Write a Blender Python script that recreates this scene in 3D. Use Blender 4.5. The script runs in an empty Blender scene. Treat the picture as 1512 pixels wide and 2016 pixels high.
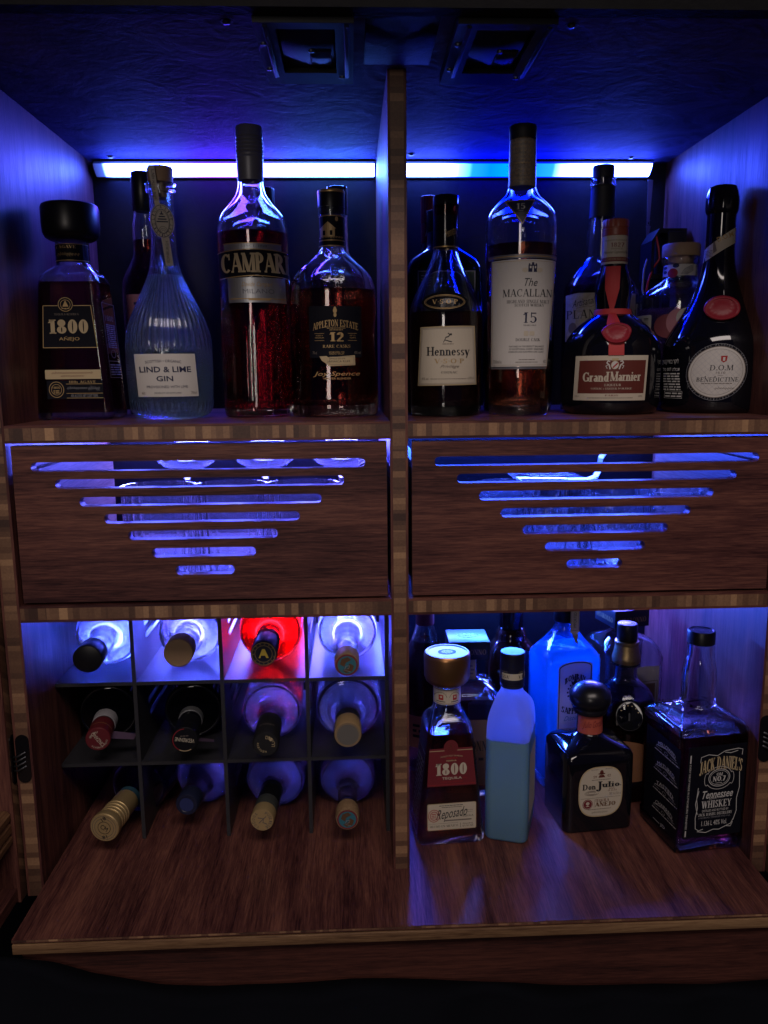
import bpy, bmesh, math, random
from mathutils import Vector, Matrix
S = bpy.context.scene
COL = S.collection
R = math.radians
rnd = random.Random(7)

# ------------------------------------------------------------ camera
cd = bpy.data.cameras.new('camera'); cam = bpy.data.objects.new('camera', cd); COL.objects.link(cam)
fw = Vector((0.0383, 0.9848, -0.1695)).normalized()
rt = Vector((0.9991, -0.0405, -0.0094)); rt = (rt - fw * rt.dot(fw)).normalized()
up = rt.cross(fw)
m = Matrix.Identity(4)
for i in range(3):
    m[i][0], m[i][1], m[i][2] = rt[i], up[i], -fw[i]
m.translation = Vector((-0.0504, -0.8674, 0.5721))
cam.matrix_world = m
cd.sensor_fit = 'VERTICAL'; cd.sensor_height = 36.0; cd.lens = 36.0 * 1607.2 / 2016.0
cd.clip_start = 0.02; cd.clip_end = 50
S.camera = cam
# ------------------------------------------------------------ world, room light, exposure
w = bpy.data.worlds.new('World'); S.world = w; w.use_nodes = True
w.node_tree.nodes['Background'].inputs[0].default_value = (0.28, 0.24, 1.0, 1)
w.node_tree.nodes['Background'].inputs[1].default_value = 0.02
S.view_settings.view_transform = 'Standard'; S.view_settings.look = 'None'
S.view_settings.exposure = 0; S.view_settings.gamma = 1; S.view_settings.use_curve_mapping = False
S.render.engine = 'CYCLES'
c = S.cycles
c.use_denoising = True
try: c.denoiser = 'OPENIMAGEDENOISE'
except Exception: pass
c.max_bounces = 14; c.transmission_bounces = 12; c.glossy_bounces = 6; c.diffuse_bounces = 4
c.transparent_max_bounces = 12; c.sample_clamp_indirect = 60.0; c.blur_glossy = 0.3
c.caustics_refractive = True; c.caustics_reflective = False

def area(name, loc, tgt, size, sy, power, col):
    l = bpy.data.lights.new(name, 'AREA'); l.shape = 'RECTANGLE'; l.size = size; l.size_y = sy
    l.energy = power; l.color = col
    o = bpy.data.objects.new(name, l); COL.objects.link(o); o.location = loc
    o.rotation_euler = (Vector(tgt) - Vector(loc)).to_track_quat('-Z', 'Y').to_euler()
    return o
ROOM = 22.5
area('room_lamp', (0.1, -1.65, 2.15), (0, 0, .4), 1.7, 0.6, ROOM, (1.0, .85, .80))
area('front_fill_light', (-0.5, -2.3, .80), (0, 0, .5), 0.3, 0.8, ROOM * .23, (1.0, .88, .80))  # unseen fill lamp, added to lift shaded caps and streak the bottles
LED = 95.0

# ------------------------------------------------------------ object helpers
def tag(o, label=None, cat=None, group=None, kind=None):
    if label: o['label'] = label
    if cat: o['category'] = cat
    if group: o['group'] = group
    if kind: o['kind'] = kind
    return o
def thing(name, label, cat, loc=(0, 0, 0), rz=0, group=None, rx=0):
    o = bpy.data.objects.new(name, None); COL.objects.link(o); o.empty_display_size = .02
    o.location = [v * .001 for v in loc]; o.rotation_euler = (rx, 0, rz)
    return tag(o, label, cat, group)
def link(name, me, parent=None, label=None):
    o = bpy.data.objects.new(name, me); COL.objects.link(o)
    if parent: o.parent = parent
    if label: o['label'] = label
    return o
def mesh(name, vs, fs, mats, parent=None, idx=None, smooth=None, label=None):
    me = bpy.data.meshes.new(name)
    me.from_pydata([(x * .001, y * .001, z * .001) for x, y, z in vs], [], fs)
    for mm in (mats if isinstance(mats, (list, tuple)) else [mats]): me.materials.append(mm)
    if idx: me.polygons.foreach_set('material_index', idx)
    if smooth is not None:
        me.polygons.foreach_set('use_smooth', [True] * len(me.polygons))
        if smooth < 180: me.set_sharp_from_angle(angle=R(smooth))
    me.update()
    return link(name, me, parent, label)
def copy_tree(o, parent=None):
    n = o.copy(); COL.objects.link(n); n.parent = parent
    for ch in list(o.children): copy_tree(ch, n)
    return n

# ------------------------------------------------------------ materials
MATS = {}
def newmat(name):
    mm = bpy.data.materials.new(name); mm.use_nodes = True
    nt = mm.node_tree; return mm, nt, nt.nodes['Principled BSDF']
def pm(name, col, rough=.5, metal=0, spec=.5, trans=0, ior=1.45, coat=0):
    if name in MATS: return MATS[name]
    mm, nt, b = newmat(name)
    b.inputs['Base Color'].default_value = (*col, 1); b.inputs['Roughness'].default_value = rough
    b.inputs['Metallic'].default_value = metal; b.inputs['Specular IOR Level'].default_value = spec
    b.inputs['Transmission Weight'].default_value = trans; b.inputs['IOR'].default_value = ior
    b.inputs['Coat Weight'].default_value = coat
    MATS[name] = mm; return mm
def N(nt, t, **k):
    n = nt.nodes.new(t)
    for a, v in k.items(): setattr(n, a, v)
    return n
def ramp(nt, stops, interp='LINEAR'):
    r = N(nt, 'ShaderNodeValToRGB'); e = r.color_ramp.elements; r.color_ramp.interpolation = interp
    e[0].position, e[0].color = stops[0][0], (*stops[0][1], 1)
    e[1].position, e[1].color = stops[-1][0], (*stops[-1][1], 1)
    for p, cc in stops[1:-1]:
        x = e.new(p); x.color = (*cc, 1)
    return r
AX = {'x': 0, 'y': 1, 'z': 2}
def wood(axis, name='bamboo_wood', dark=(.030, .0075, .009), mid=(.096, .033, .028), lite=(.19, .074, .052), rough=.40):
    key = name + '_' + axis
    if key in MATS: return MATS[key]
    mm, nt, b = newmat(key); L = nt.links
    tc = N(nt, 'ShaderNodeTexCoord')
    def nz(along, cross, detail, rg):
        mp = N(nt, 'ShaderNodeMapping'); s = [cross] * 3; s[AX[axis]] = along
        mp.inputs['Scale'].default_value = s; L.new(tc.outputs['Object'], mp.inputs[0])
        n = N(nt, 'ShaderNodeTexNoise'); n.inputs['Scale'].default_value = 1; n.inputs['Detail'].default_value = detail
        n.inputs['Roughness'].default_value = rg; n.inputs['Distortion'].default_value = .4
        L.new(mp.outputs[0], n.inputs['Vector']); return n
    a = nz(30, 560, 4, .7); bb = nz(5, 85, 4, .6); d = nz(2.2, 26, 2, .5)
    m1 = N(nt, 'ShaderNodeMix'); m1.inputs['Factor'].default_value = .40
    L.new(a.outputs['Fac'], m1.inputs['A']); L.new(bb.outputs['Fac'], m1.inputs['B'])
    m2 = N(nt, 'ShaderNodeMix'); m2.inputs['Factor'].default_value = .30
    L.new(m1.outputs['Result'], m2.inputs['A']); L.new(d.outputs['Fac'], m2.inputs['B'])
    r = ramp(nt, [(.40, dark), (.5, mid), (.61, lite)]); L.new(m2.outputs['Result'], r.inputs[0])
    L.new(r.outputs[0], b.inputs['Base Color'])
    bp = N(nt, 'ShaderNodeBump'); bp.inputs['Strength'].default_value = .35; bp.inputs['Distance'].default_value = .0006
    L.new(m2.outputs['Result'], bp.inputs['Height']); L.new(bp.outputs[0], b.inputs['Normal'])
    rr = N(nt, 'ShaderNodeMapRange'); rr.inputs['From Min'].default_value = .35; rr.inputs['From Max'].default_value = .65
    rr.inputs['To Min'].default_value = rough + .16; rr.inputs['To Max'].default_value = rough
    L.new(m2.outputs['Result'], rr.inputs[0]); L.new(rr.outputs[0], b.inputs['Roughness'])
    b.inputs['Specular IOR Level'].default_value = .32
    MATS[key] = mm; return mm
def endgrain(axis, scale=135, slant=0):
    key = 'end_grain_%s_%d_%d' % (axis, scale, slant)
    if key in MATS: return MATS[key]
    mm, nt, b = newmat(key); L = nt.links
    tc = N(nt, 'ShaderNodeTexCoord'); sp = N(nt, 'ShaderNodeSeparateXYZ'); L.new(tc.outputs['Object'], sp.inputs[0])
    src = sp.outputs[AX[axis]]
    if slant:
        ma = N(nt, 'ShaderNodeMath', operation='MULTIPLY_ADD'); ma.inputs[1].default_value = slant * .1
        L.new(sp.outputs[1], ma.inputs[0]); L.new(src, ma.inputs[2]); src = ma.outputs[0]
    def cell(sc):
        v = N(nt, 'ShaderNodeTexVoronoi', voronoi_dimensions='1D', feature='F1')
        v.inputs['Scale'].default_value = sc; v.inputs['Randomness'].default_value = 1
        L.new(src, v.inputs['W']); s2 = N(nt, 'ShaderNodeSeparateColor'); L.new(v.outputs['Color'], s2.inputs[0]); return s2
    a = cell(scale); bb = cell(scale * .33)
    n = N(nt, 'ShaderNodeTexNoise'); n.inputs['Scale'].default_value = 420; n.inputs['Detail'].default_value = 3
    L.new(tc.outputs['Object'], n.inputs['Vector'])
    m1 = N(nt, 'ShaderNodeMix'); m1.inputs['Factor'].default_value = .5
    L.new(a.outputs[0], m1.inputs['A']); L.new(bb.outputs[1], m1.inputs['B'])
    m2 = N(nt, 'ShaderNodeMix'); m2.inputs['Factor'].default_value = .25
    L.new(m1.outputs['Result'], m2.inputs['A']); L.new(n.outputs['Fac'], m2.inputs['B'])
    r = ramp(nt, [(.15, (.055, .026, .019)), (.42, (.14, .070, .041)), (.62, (.25, .135, .074)), (.88, (.45, .262, .135))])
    L.new(m2.outputs['Result'], r.inputs[0]); L.new(r.outputs[0], b.inputs['Base Color'])
    b.inputs['Roughness'].default_value = .5
    MATS[key] = mm; return mm
def rough_mat(name, col, scale, strength, rough, col2=None, dist=.002, spec=.5):
    if name in MATS: return MATS[name]
    mm, nt, b = newmat(name); L = nt.links
    tc = N(nt, 'ShaderNodeTexCoord')
    n = N(nt, 'ShaderNodeTexNoise'); n.inputs['Scale'].default_value = scale; n.inputs['Detail'].default_value = 7
    n.inputs['Roughness'].default_value = .62; n.inputs['Distortion'].default_value = 1.3
    L.new(tc.outputs['Object'], n.inputs['Vector'])
    n2 = N(nt, 'ShaderNodeTexNoise'); n2.inputs['Scale'].default_value = scale * 7; n2.inputs['Detail'].default_value = 4
    L.new(tc.outputs['Object'], n2.inputs['Vector'])
    ad = N(nt, 'ShaderNodeMath', operation='MULTIPLY_ADD'); ad.inputs[1].default_value = .35
    L.new(n2.outputs['Fac'], ad.inputs[0]); L.new(n.outputs['Fac'], ad.inputs[2])
    bp = N(nt, 'ShaderNodeBump'); bp.inputs['Strength'].default_value = strength; bp.inputs['Distance'].default_value = dist
    L.new(ad.outputs[0], bp.inputs['Height']); L.new(bp.outputs[0], b.inputs['Normal'])
    r = ramp(nt, [(.35, col), (.75, col2 or col)]); L.new(n.outputs['Fac'], r.inputs[0]); L.new(r.outputs[0], b.inputs['Base Color'])
    b.inputs['Roughness'].default_value = rough; b.inputs['Specular IOR Level'].default_value = spec
    MATS[name] = mm; return mm
def translucent(name, col, tcol, rough=.35, f=.5):
    if name in MATS: return MATS[name]
    mm, nt, b = newmat(name); L = nt.links
    b.inputs['Base Color'].default_value = (*col, 1); b.inputs['Roughness'].default_value = rough
    t = N(nt, 'ShaderNodeBsdfTranslucent'); t.inputs[0].default_value = (*tcol, 1)
    mx = N(nt, 'ShaderNodeMixShader'); mx.inputs[0].default_value = f
    L.new(b.outputs[0], mx.inputs[1]); L.new(t.outputs[0], mx.inputs[2])
    L.new(mx.outputs[0], nt.nodes['Material Output'].inputs['Surface'])
    MATS[name] = mm; return mm
def led_mat(name, stops, x0, x1, strength):
    mm, nt, b = newmat(name); L = nt.links; nt.nodes.remove(b)
    tc = N(nt, 'ShaderNodeTexCoord'); sp = N(nt, 'ShaderNodeSeparateXYZ'); L.new(tc.outputs['Object'], sp.inputs[0])
    mr = N(nt, 'ShaderNodeMapRange'); mr.inputs[1].default_value = x0 * .001; mr.inputs[2].default_value = x1 * .001
    L.new(sp.outputs[0], mr.inputs[0])
    r = ramp(nt, stops); L.new(mr.outputs[0], r.inputs[0])
    e = N(nt, 'ShaderNodeEmission'); e.inputs[1].default_value = strength; L.new(r.outputs[0], e.inputs[0])
    L.new(e.outputs[0], nt.nodes['Material Output'].inputs['Surface'])
    return mm

def GL(name, col=(1, 1, 1), rough=0.0, ior=1.47, through=.08, milk=0.0, mcol=None):
    """bottle glass and spirits: refracting, partly thin-walled (light passes straight), a trace of haze inside"""
    if name in MATS: return MATS[name]
    mm, nt, b = newmat(name); L = nt.links
    b.inputs['Base Color'].default_value = (*col, 1); b.inputs['Roughness'].default_value = rough
    b.inputs['Transmission Weight'].default_value = 1; b.inputs['IOR'].default_value = ior
    t = N(nt, 'ShaderNodeBsdfTransparent'); t.inputs[0].default_value = (*[x ** .8 for x in col], 1)
    m1 = N(nt, 'ShaderNodeMixShader'); m1.inputs[0].default_value = through
    L.new(b.outputs[0], m1.inputs[1]); L.new(t.outputs[0], m1.inputs[2])
    tr = N(nt, 'ShaderNodeBsdfTranslucent'); tr.inputs[0].default_value = (*(mcol or col), 1)
    df = N(nt, 'ShaderNodeBsdfDiffuse'); df.inputs[0].default_value = (*(mcol or col), 1)
    tl = N(nt, 'ShaderNodeMixShader'); L.new(tr.outputs[0], tl.inputs[1]); L.new(df.outputs[0], tl.inputs[2])
    m2 = N(nt, 'ShaderNodeMixShader'); m2.inputs[0].default_value = milk
    L.new(m1.outputs[0], m2.inputs[1]); L.new(tl.outputs[0], m2.inputs[2])
    L.new(m2.outputs[0], nt.nodes['Material Output'].inputs['Surface'])
    MATS[name] = mm; return mm
glass = GL('clear_glass', (.97, .985, 1))
glass_aqua = GL('aqua_glass', (.86, .95, .97))
glass_green = pm('dark_green_glass', (.004, .012, .007), .06, spec=.6, coat=.4)
glass_black = pm('black_bottle_glass', (.004, .004, .007), .07, spec=.6, coat=.4)
glass_brown = pm('brown_bottle_glass', (.018, .007, .004), .06, spec=.6, coat=.3)
water = GL('clear_spirit', (.97, .98, 1), ior=1.36, through=.2)
gin_l = GL('gin_spirit', (.80, .92, .98), ior=1.36, through=.3, milk=.12, mcol=(.75, .9, .95))
amber = GL('amber_spirit', (.55, .19, .10), ior=1.36, through=.25)
dark_amber = GL('dark_amber_spirit', (.48, .13, .10), ior=1.36, through=.28)
red_l = GL('red_bitter', (.55, .02, .05), ior=1.36, through=.2)
orange_l = GL('red_orange_aperitif', (.95, .035, .012), ior=1.36, through=.2, milk=.04)
pink_l = GL('pink_spirit', (.88, .56, .70), ior=1.36, through=.4, milk=.12, mcol=(.80, .45, .58))
black_p = pm('black_plastic', (.006, .006, .008), .35)
black_m = pm('black_matte', (.008, .008, .01), .6)
black_gloss = pm('black_gloss', (.006, .006, .008), .12, spec=.6)
gold = pm('gold_foil', (.50, .33, .13), .4, metal=.7)
copper = pm('copper_cap', (.40, .20, .085), .33, metal=.9)
silver = pm('silver_foil', (.36, .37, .38), .4, metal=.8)
grey_cap = pm('grey_capsule', (.15, .15, .17), .42, metal=.35)
cork = pm('cork_wood', (.33, .21, .12), .6)
cream = pm('cream_paper', (.52, .46, .36), .6, spec=.25)
white = pm('white_paper', (.55, .525, .49), .6, spec=.25)
tan = pm('tan_paper', (.46, .36, .21), .55, spec=.25)
ink = pm('black_ink', (.008, .009, .014), .5)
navy = pm('navy_ink', (.012, .014, .05), .5)
blackp = pm('black_label', (.005, .005, .010), .6, spec=.12)
red_p = pm('red_paper', (.34, .028, .03), .5, spec=.25)
maroon = pm('maroon_paper', (.16, .022, .030), .5, spec=.25)
brownp = pm('brown_paper', (.12, .028, .022), .45, spec=.25)
wax = pm('red_wax', (.24, .014, .024), .45)
ribbon_m = pm('red_ribbon', (.42, .03, .032), .65)
orange_p = pm('orange_paper', (.50, .10, .045), .5)
pink_p = pm('pink_paper', (.50, .22, .26), .6, spec=.25)
blue_p = pm('teal_print', (.03, .17, .28), .5)
grey_p = pm('grey_paper', (.30, .29, .31), .6, spec=.25)
dim_p = pm('dim_ink', (.16, .13, .11), .5)
goldink = pm('gold_ink', (.42, .28, .12), .45, metal=.3)
whiteink = pm('white_ink', (.55, .54, .52), .5)
greyink = pm('grey_ink', (.22, .22, .24), .5)
alu = pm('aluminium', (.45, .46, .48), .35, metal=.9)
steel = pm('dark_steel', (.10, .10, .11), .35, metal=.9)
chrome = pm('chrome', (.6, .6, .62), .12, metal=1)

# ------------------------------------------------------------ geometry builders (millimetres)
def panel(name, x0, x1, y0, y1, z0, z1, thin, grain, parent=None, ply=2.7, label=None, slant=0):
    lo, hi = [x0, y0, z0], [x1, y1, z1]; t = AX[thin]; u, v = [i for i in range(3) if i != t]
    cuts = [lo[t], lo[t] + ply, hi[t] - ply, hi[t]]
    vs, fs, idx = [], [], []
    mats = [wood(grain)]; ax = 'xyz'
    mats += [endgrain(ax[u], slant=slant), endgrain(ax[v], slant=slant)]
    for cc in cuts:
        for a, b in ((lo[u], lo[v]), (hi[u], lo[v]), (hi[u], hi[v]), (lo[u], hi[v])):
            p = [0, 0, 0]; p[t] = cc; p[u] = a; p[v] = b; vs.append(p)
    fs.append((3, 2, 1, 0)); idx.append(0); fs.append((12, 13, 14, 15)); idx.append(0)
    for k in range(3):
        for e in range(4):
            a, b = k * 4 + e, k * 4 + (e + 1) % 4
            fs.append((a, b, b + 4, a + 4))
            idx.append(0 if k != 1 else (1 if e in (0, 2) else 2))
    o = mesh(name, vs, fs, mats, parent, idx, label=label)
    bm = bmesh.new(); bm.from_mesh(o.data); bmesh.ops.recalc_face_normals(bm, faces=bm.faces); bm.to_mesh(o.data); bm.free()
    return o
def box(name, x0, x1, y0, y1, z0, z1, mt, parent=None, bev=0, label=None, rot=None, seg=2):
    bm = bmesh.new(); bmesh.ops.create_cube(bm, size=1)
    for v in bm.verts:
        v.co = Vector(((x0 + x1) / 2 + v.co.x * (x1 - x0), (y0 + y1) / 2 + v.co.y * (y1 - y0), (z0 + z1) / 2 + v.co.z * (z1 - z0)))
    if bev: bmesh.ops.bevel(bm, geom=bm.edges[:], offset=bev, segments=seg, affect='EDGES', profile=.5)
    if rot: bmesh.ops.rotate(bm, verts=bm.verts[:], cent=((x0 + x1) / 2, (y0 + y1) / 2, (z0 + z1) / 2), matrix=rot)
    for v in bm.verts: v.co *= .001
    me = bpy.data.meshes.new(name); bm.to_mesh(me); bm.free(); me.materials.append(mt)
    if bev:
        me.polygons.foreach_set('use_smooth', [True] * len(me.polygons)); me.set_sharp_from_angle(angle=R(50))
    return link(name, me, parent, label)
def ring(a, b, r, n, k=0):
    """n points of a rounded rectangle half a x half b, corner radius r (circle if r>=a==b; ellipse if r<0), starting front (-y)"""
    pts = []
    if r < 0 or (r >= a - 1e-6 and r >= b - 1e-6):
        for i in range(n):
            t = 2 * math.pi * i / n - math.pi / 2
            pts.append((a * math.cos(t), b * math.sin(t)))
        return pts
    r = min(r, a, b); q = n // 4
    for ci, (cx, cy) in enumerate(((a - r, -(b - r)), (a - r, b - r), (-(a - r), b - r), (-(a - r), -(b - r)))):
        for i in range(q):
            t = -math.pi / 2 + ci * math.pi / 2 + (math.pi / 2) * (i / (q - 1))
            pts.append((cx + r * math.cos(t), cy + r * math.sin(t)))
    return pts
def full(p, n=None):
    return (p[0], p[1], p[1], p[1]) if len(p) == 2 else p          # (z,r) or (z,a,b,r)
def loft(name, rings, mt, parent, n=64, mod=None, cap0=True, cap1=True, smooth=40, label=None, split=None):
    vs, fs = [], []
    for p in rings:
        z, a, b, r = full(p)
        pts = ring(a, b, r, n)
        for i, (x, y) in enumerate(pts):
            s = mod(2 * math.pi * i / n, z) if mod else 0
            l = math.hypot(x, y) or 1
            vs.append((x * (1 + s / l), y * (1 + s / l), z))
    k = len(rings)
    for j in range(k - 1):
        for i in range(n):
            a, b = j * n + i, j * n + (i + 1) % n
            fs.append((a, b, b + n, a + n))
    if cap0: fs.append(tuple(range(n - 1, -1, -1)))
    if cap1: fs.append(tuple((k - 1) * n + i for i in range(n)))
    return mesh(name, vs, fs, mt, parent, smooth=smooth, label=label)
def sm(pr, sub=4):
    """Catmull-Rom resampling of a profile [(z,r..)]"""
    out = []; n = len(pr)
    for i in range(n - 1):
        p0, p1, p2, p3 = pr[max(i - 1, 0)], pr[i], pr[i + 1], pr[min(i + 2, n - 1)]
        for s in range(sub):
            t = s / sub; q = []
            for a, b, cc, d in zip(p0, p1, p2, p3):
                m1, m2 = (cc - a) * .5, (d - b) * .5
                q.append((2 * t**3 - 3 * t * t + 1) * b + (t**3 - 2 * t * t + t) * m1 + (-2 * t**3 + 3 * t * t) * cc + (t**3 - t * t) * m2)
            out.append(tuple(q))
    out.append(tuple(pr[-1])); return out
def P(pairs):                       # [(r,z)] -> [(z,r)]
    return [(z, r) for r, z in pairs]
def at(pr, z):
    pr = [full(p) for p in pr]
    if z <= pr[0][0]: return pr[0]
    for p, q in zip(pr, pr[1:]):
        if p[0] <= z <= q[0] and q[0] > p[0]:
            t = (z - p[0]) / (q[0] - p[0]); return tuple(a + (b - a) * t for a, b in zip(p, q))
    return pr[-1]
def inset(p, wl):
    z, a, b, r = full(p)
    if r >= a - 1e-6 and r >= b - 1e-6: return (z, a - wl, a - wl, a - wl)
    return (z, a - wl, b - wl, r if r < 0 else max(r - wl, 1))
def vessel(parent, pr, gm, lm=None, fill=None, wall=2.6, base=6, n=64, mod=None, smooth=60):
    """glass shell (outer skin, rim, inner skin as one closed surface) and the liquid standing in it"""
    pr = [full(p) for p in pr]; top = pr[-1][0]
    inner = [inset(at(pr, base), wall + 1.5)] + [inset(p, wall) for p in pr if base + 2 < p[0]]
    vsr = pr + list(reversed(inner))
    loft('glass_body', vsr, gm, parent, n=n, mod=mod, smooth=smooth)
    if lm and fill:
        e = .35
        lq = [inset(at(pr, base), wall + 1.5 - e)]
        lq[0] = (lq[0][0] - e,) + lq[0][1:]
        lq += [inset(p, wall - e) for p in pr if base + 2 < p[0] < fill - .5] + [inset(at(pr, fill), wall - e)]
        lq[-1] = (fill,) + lq[-1][1:]
        loft('liquid', lq, lm, parent, n=n, smooth=smooth)
def solid(parent, pr, mt, n=64, name='glass_body', mod=None, smooth=50, label=None):
    return loft(name, pr, mt, parent, n=n, mod=mod, smooth=smooth, label=label)
def tube(name, pts, rad, mt, parent=None, n=8):
    vs, fs = [], []; pts = [Vector(p) for p in pts]
    for i, p in enumerate(pts):
        d = (pts[min(i + 1, len(pts) - 1)] - pts[max(i - 1, 0)]).normalized()
        a = d.orthogonal().normalized(); b = d.cross(a)
        if i and abs(a.dot(pa)) < .999: a = (pa - d * pa.dot(d)).normalized(); b = d.cross(a)
        pa = a
        for k in range(n):
            t = 2 * math.pi * k / n; vs.append(p + a * rad * math.cos(t) + b * rad * math.sin(t))
    for i in range(len(pts) - 1):
        for k in range(n):
            a, b = i * n + k, i * n + (k + 1) % n; fs.append((a, b, b + n, a + n))
    fs.append(tuple(range(n - 1, -1, -1))); fs.append(tuple((len(pts) - 1) * n + k for k in range(n)))
    return mesh(name, [tuple(v) for v in vs], fs, mt, parent, smooth=60)

# ------------------------------------------------------------ lettering: a small serif stroke face + the built-in sans
class Ser:
    def __init__(s, T=.17, t=.055): s.T, s.t = T, t; s.v, s.f = [], []
    def quad(s, a, b, c_, d):
        k = len(s.v); s.v += [a, b, c_, d]; s.f.append((k, k + 1, k + 2, k + 3))
    def sf(s, x, y, w=None):
        w = (s.T / 2 + .085) if w is None else w; h = s.t * .9
        y0 = y if y < .3 else y - h; s.quad((x - w, y0), (x + w, y0), (x + w, y0 + h), (x - w, y0 + h))
    def V(s, x, y0=0, y1=1, w=None, sb=1, st=1):
        w = s.T if w is None else w
        s.quad((x - w / 2, y0), (x + w / 2, y0), (x + w / 2, y1), (x - w / 2, y1))
        if sb: s.sf(x, y0, w / 2 + .085)
        if st: s.sf(x, y1, w / 2 + .085)
    def H(s, x0, x1, y):
        s.quad((x0, y - s.t / 2), (x1, y - s.t / 2), (x1, y + s.t / 2), (x0, y + s.t / 2))
    def D(s, x0, y0, x1, y1, w):
        w *= 1.1; s.quad((x0 - w / 2, y0), (x0 + w / 2, y0), (x1 + w / 2, y1), (x1 - w / 2, y1))
    def O(s, cx, cy, rx, ry, a0, a1, T=None, t=None):
        T = s.T if T is None else T; t = s.t if t is None else t; n = max(4, int(abs(a1 - a0) / 18)); pv = None
        for i in range(n + 1):
            a = R(a0 + (a1 - a0) * i / n); ca, sa = math.cos(a), math.sin(a)
            q = ((cx + rx * ca, cy + ry * sa), (cx + (rx - T) * ca, cy + (ry - t) * sa))
            if pv: s.quad(pv[0], q[0], q[1], pv[1])
            pv = q
    def glyph(s, ch):
        T, t = s.T, s.t
        if ch == 'A': s.D(.1, 0, .41, 1, t); s.D(.43, 1, .74, 0, T); s.H(.2, .62, .34); s.sf(.1, 0, .1); s.sf(.74, 0); return .86
        if ch == 'B': s.V(.16); s.O(.3, .755, .3, .245, -90, 90); s.O(.3, .265, .36, .265, -90, 90); s.H(.1, .32, .97); s.H(.1, .32, .52); s.H(.1, .32, .03); return .74
        if ch == 'C': s.O(.45, .5, .42, .5, 48, 312); s.V(.7, .66, .98, t, 0, 0); return .82
        if ch == 'D': s.V(.16); s.O(.32, .5, .5, .5, -90, 90); s.H(.1, .34, .97); s.H(.1, .34, .03); return .9
        if ch in 'EF':
            s.V(.16); s.H(.1, .6, .97); s.H(.1, .48, .51); s.V(.6, .78, 1, t, 0, 0); s.V(.48, .42, .6, t, 0, 0)
            if ch == 'E': s.H(.1, .64, .03); s.V(.63, 0, .24, t, 0, 0)
            return .72 if ch == 'E' else .68
        if ch == 'G': s.O(.45, .5, .42, .5, 48, 312); s.V(.72, .05, .45, T, 0, 1); s.V(.7, .68, .98, t, 0, 0); return .88
        if ch == 'H': s.V(.17); s.V(.72); s.H(.17, .72, .51); return .9
        if ch == 'I': s.V(.18); return .37
        if ch == 'J': s.V(.34, .15, 1, None, 0, 1); s.O(.2, .15, .22, .2, 180, 360); return .54
        if ch == 'K': s.V(.16); s.D(.22, .38, .66, 1, t); s.D(.34, .56, .72, 0, T); s.sf(.66, 1, .1); s.sf(.74, 0, .13); return .86
        if ch == 'L': s.V(.16); s.H(.1, .62, .03); s.V(.61, 0, .28, t, 0, 0); return .69
        if ch == 'M': s.V(.12, w=t); s.D(.14, 1, .5, .02, T); s.D(.5, .02, .86, 1, t); s.V(.88, w=T); return 1.05
        if ch == 'N': s.V(.13, w=t); s.D(.15, 1, .73, 0, T); s.V(.75, 0, 1, t, 0, 1); return .9
        if ch in 'OQ':
            s.O(.45, .5, .43, .5, 0, 360)
            if ch == 'Q': s.D(.45, .18, .8, -.14, T * .8)
            return .9
        if ch in 'PR':
            s.V(.16); s.O(.3, .735, .34, .265, -90, 90); s.H(.1, .32, .97); s.H(.1, .32, .5)
            if ch == 'R': s.D(.36, .5, .7, 0, T); s.sf(.74, 0, .1)
            return .68 if ch == 'P' else .82
        if ch == 'S': s.O(.32, .745, .27, .255, 35, 270, T * .85); s.O(.3, .265, .29, .265, -145, 90, T * .85); s.V(.55, .72, .98, t, 0, 0); s.V(.05, .02, .3, t, 0, 0); return .64
        if ch == 'T': s.V(.39, st=0); s.H(.04, .74, .97); s.V(.06, .76, 1, t, 0, 0); s.V(.72, .76, 1, t, 0, 0); return .78
        if ch == 'U': s.V(.17, .3, 1, None, 0, 1); s.V(.7, .3, 1, t, 0, 1); s.O(.405, .32, .32, .32, 180, 360, T); return .88
        if ch == 'V': s.D(.12, 1, .42, 0, T); s.D(.42, 0, .72, 1, t); s.sf(.12, 1); s.sf(.74, 1, .1); return .84
        if ch == 'W': s.D(.1, 1, .34, 0, T); s.D(.34, 0, .56, 1, t); s.D(.56, 1, .8, 0, T); s.D(.8, 0, 1.02, 1, t); s.sf(.1, 1); s.sf(1.03, 1, .1); s.sf(.56, 1, .1); return 1.14
        if ch == 'X': s.D(.12, 1, .7, 0, T); s.D(.1, 0, .68, 1, t); return .82
        if ch == 'Y': s.D(.1, 1, .4, .42, T); s.D(.4, .42, .68, 1, t); s.V(.4, 0, .46, None, 1, 0); s.sf(.1, 1); s.sf(.7, 1, .1); return .8
        if ch == 'Z': s.H(.08, .64, .97); s.H(.08, .66, .03); s.D(.14, .03, .58, .97, T); return .73
        if ch == '0': s.O(.34, .5, .31, .5, 0, 360); return .68
        if ch == '1': s.V(.26); s.D(.06, .76, .24, .98, T * .7); return .48
        if ch == '2': s.O(.31, .7, .28, .3, -25, 175); s.D(.1, .04, .5, .58, T * .8); s.H(.05, .6, .06); s.H(.05, .6, .02); return .66
        if ch == '5': s.O(.29, .32, .3, .32, -150, 110); s.V(.14, .5, 1, t * 1.4, 0, 0); s.H(.12, .54, .95); s.H(.12, .54, .91); return .65
        if ch == '7': s.H(.05, .6, .95); s.H(.05, .6, .9); s.D(.22, 0, .55, .95, T * .9); return .64
        if ch == '8': s.O(.33, .75, .26, .25, 0, 360); s.O(.33, .27, .31, .27, 0, 360); return .68
        if ch == '4': s.V(.44); s.H(.03, .62, .28); s.D(.06, .28, .42, 1, t); return .66
        if ch == '9': s.O(.32, .7, .29, .3, 0, 360); s.D(.2, 0, .54, .6, T * .8); return .66
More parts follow.
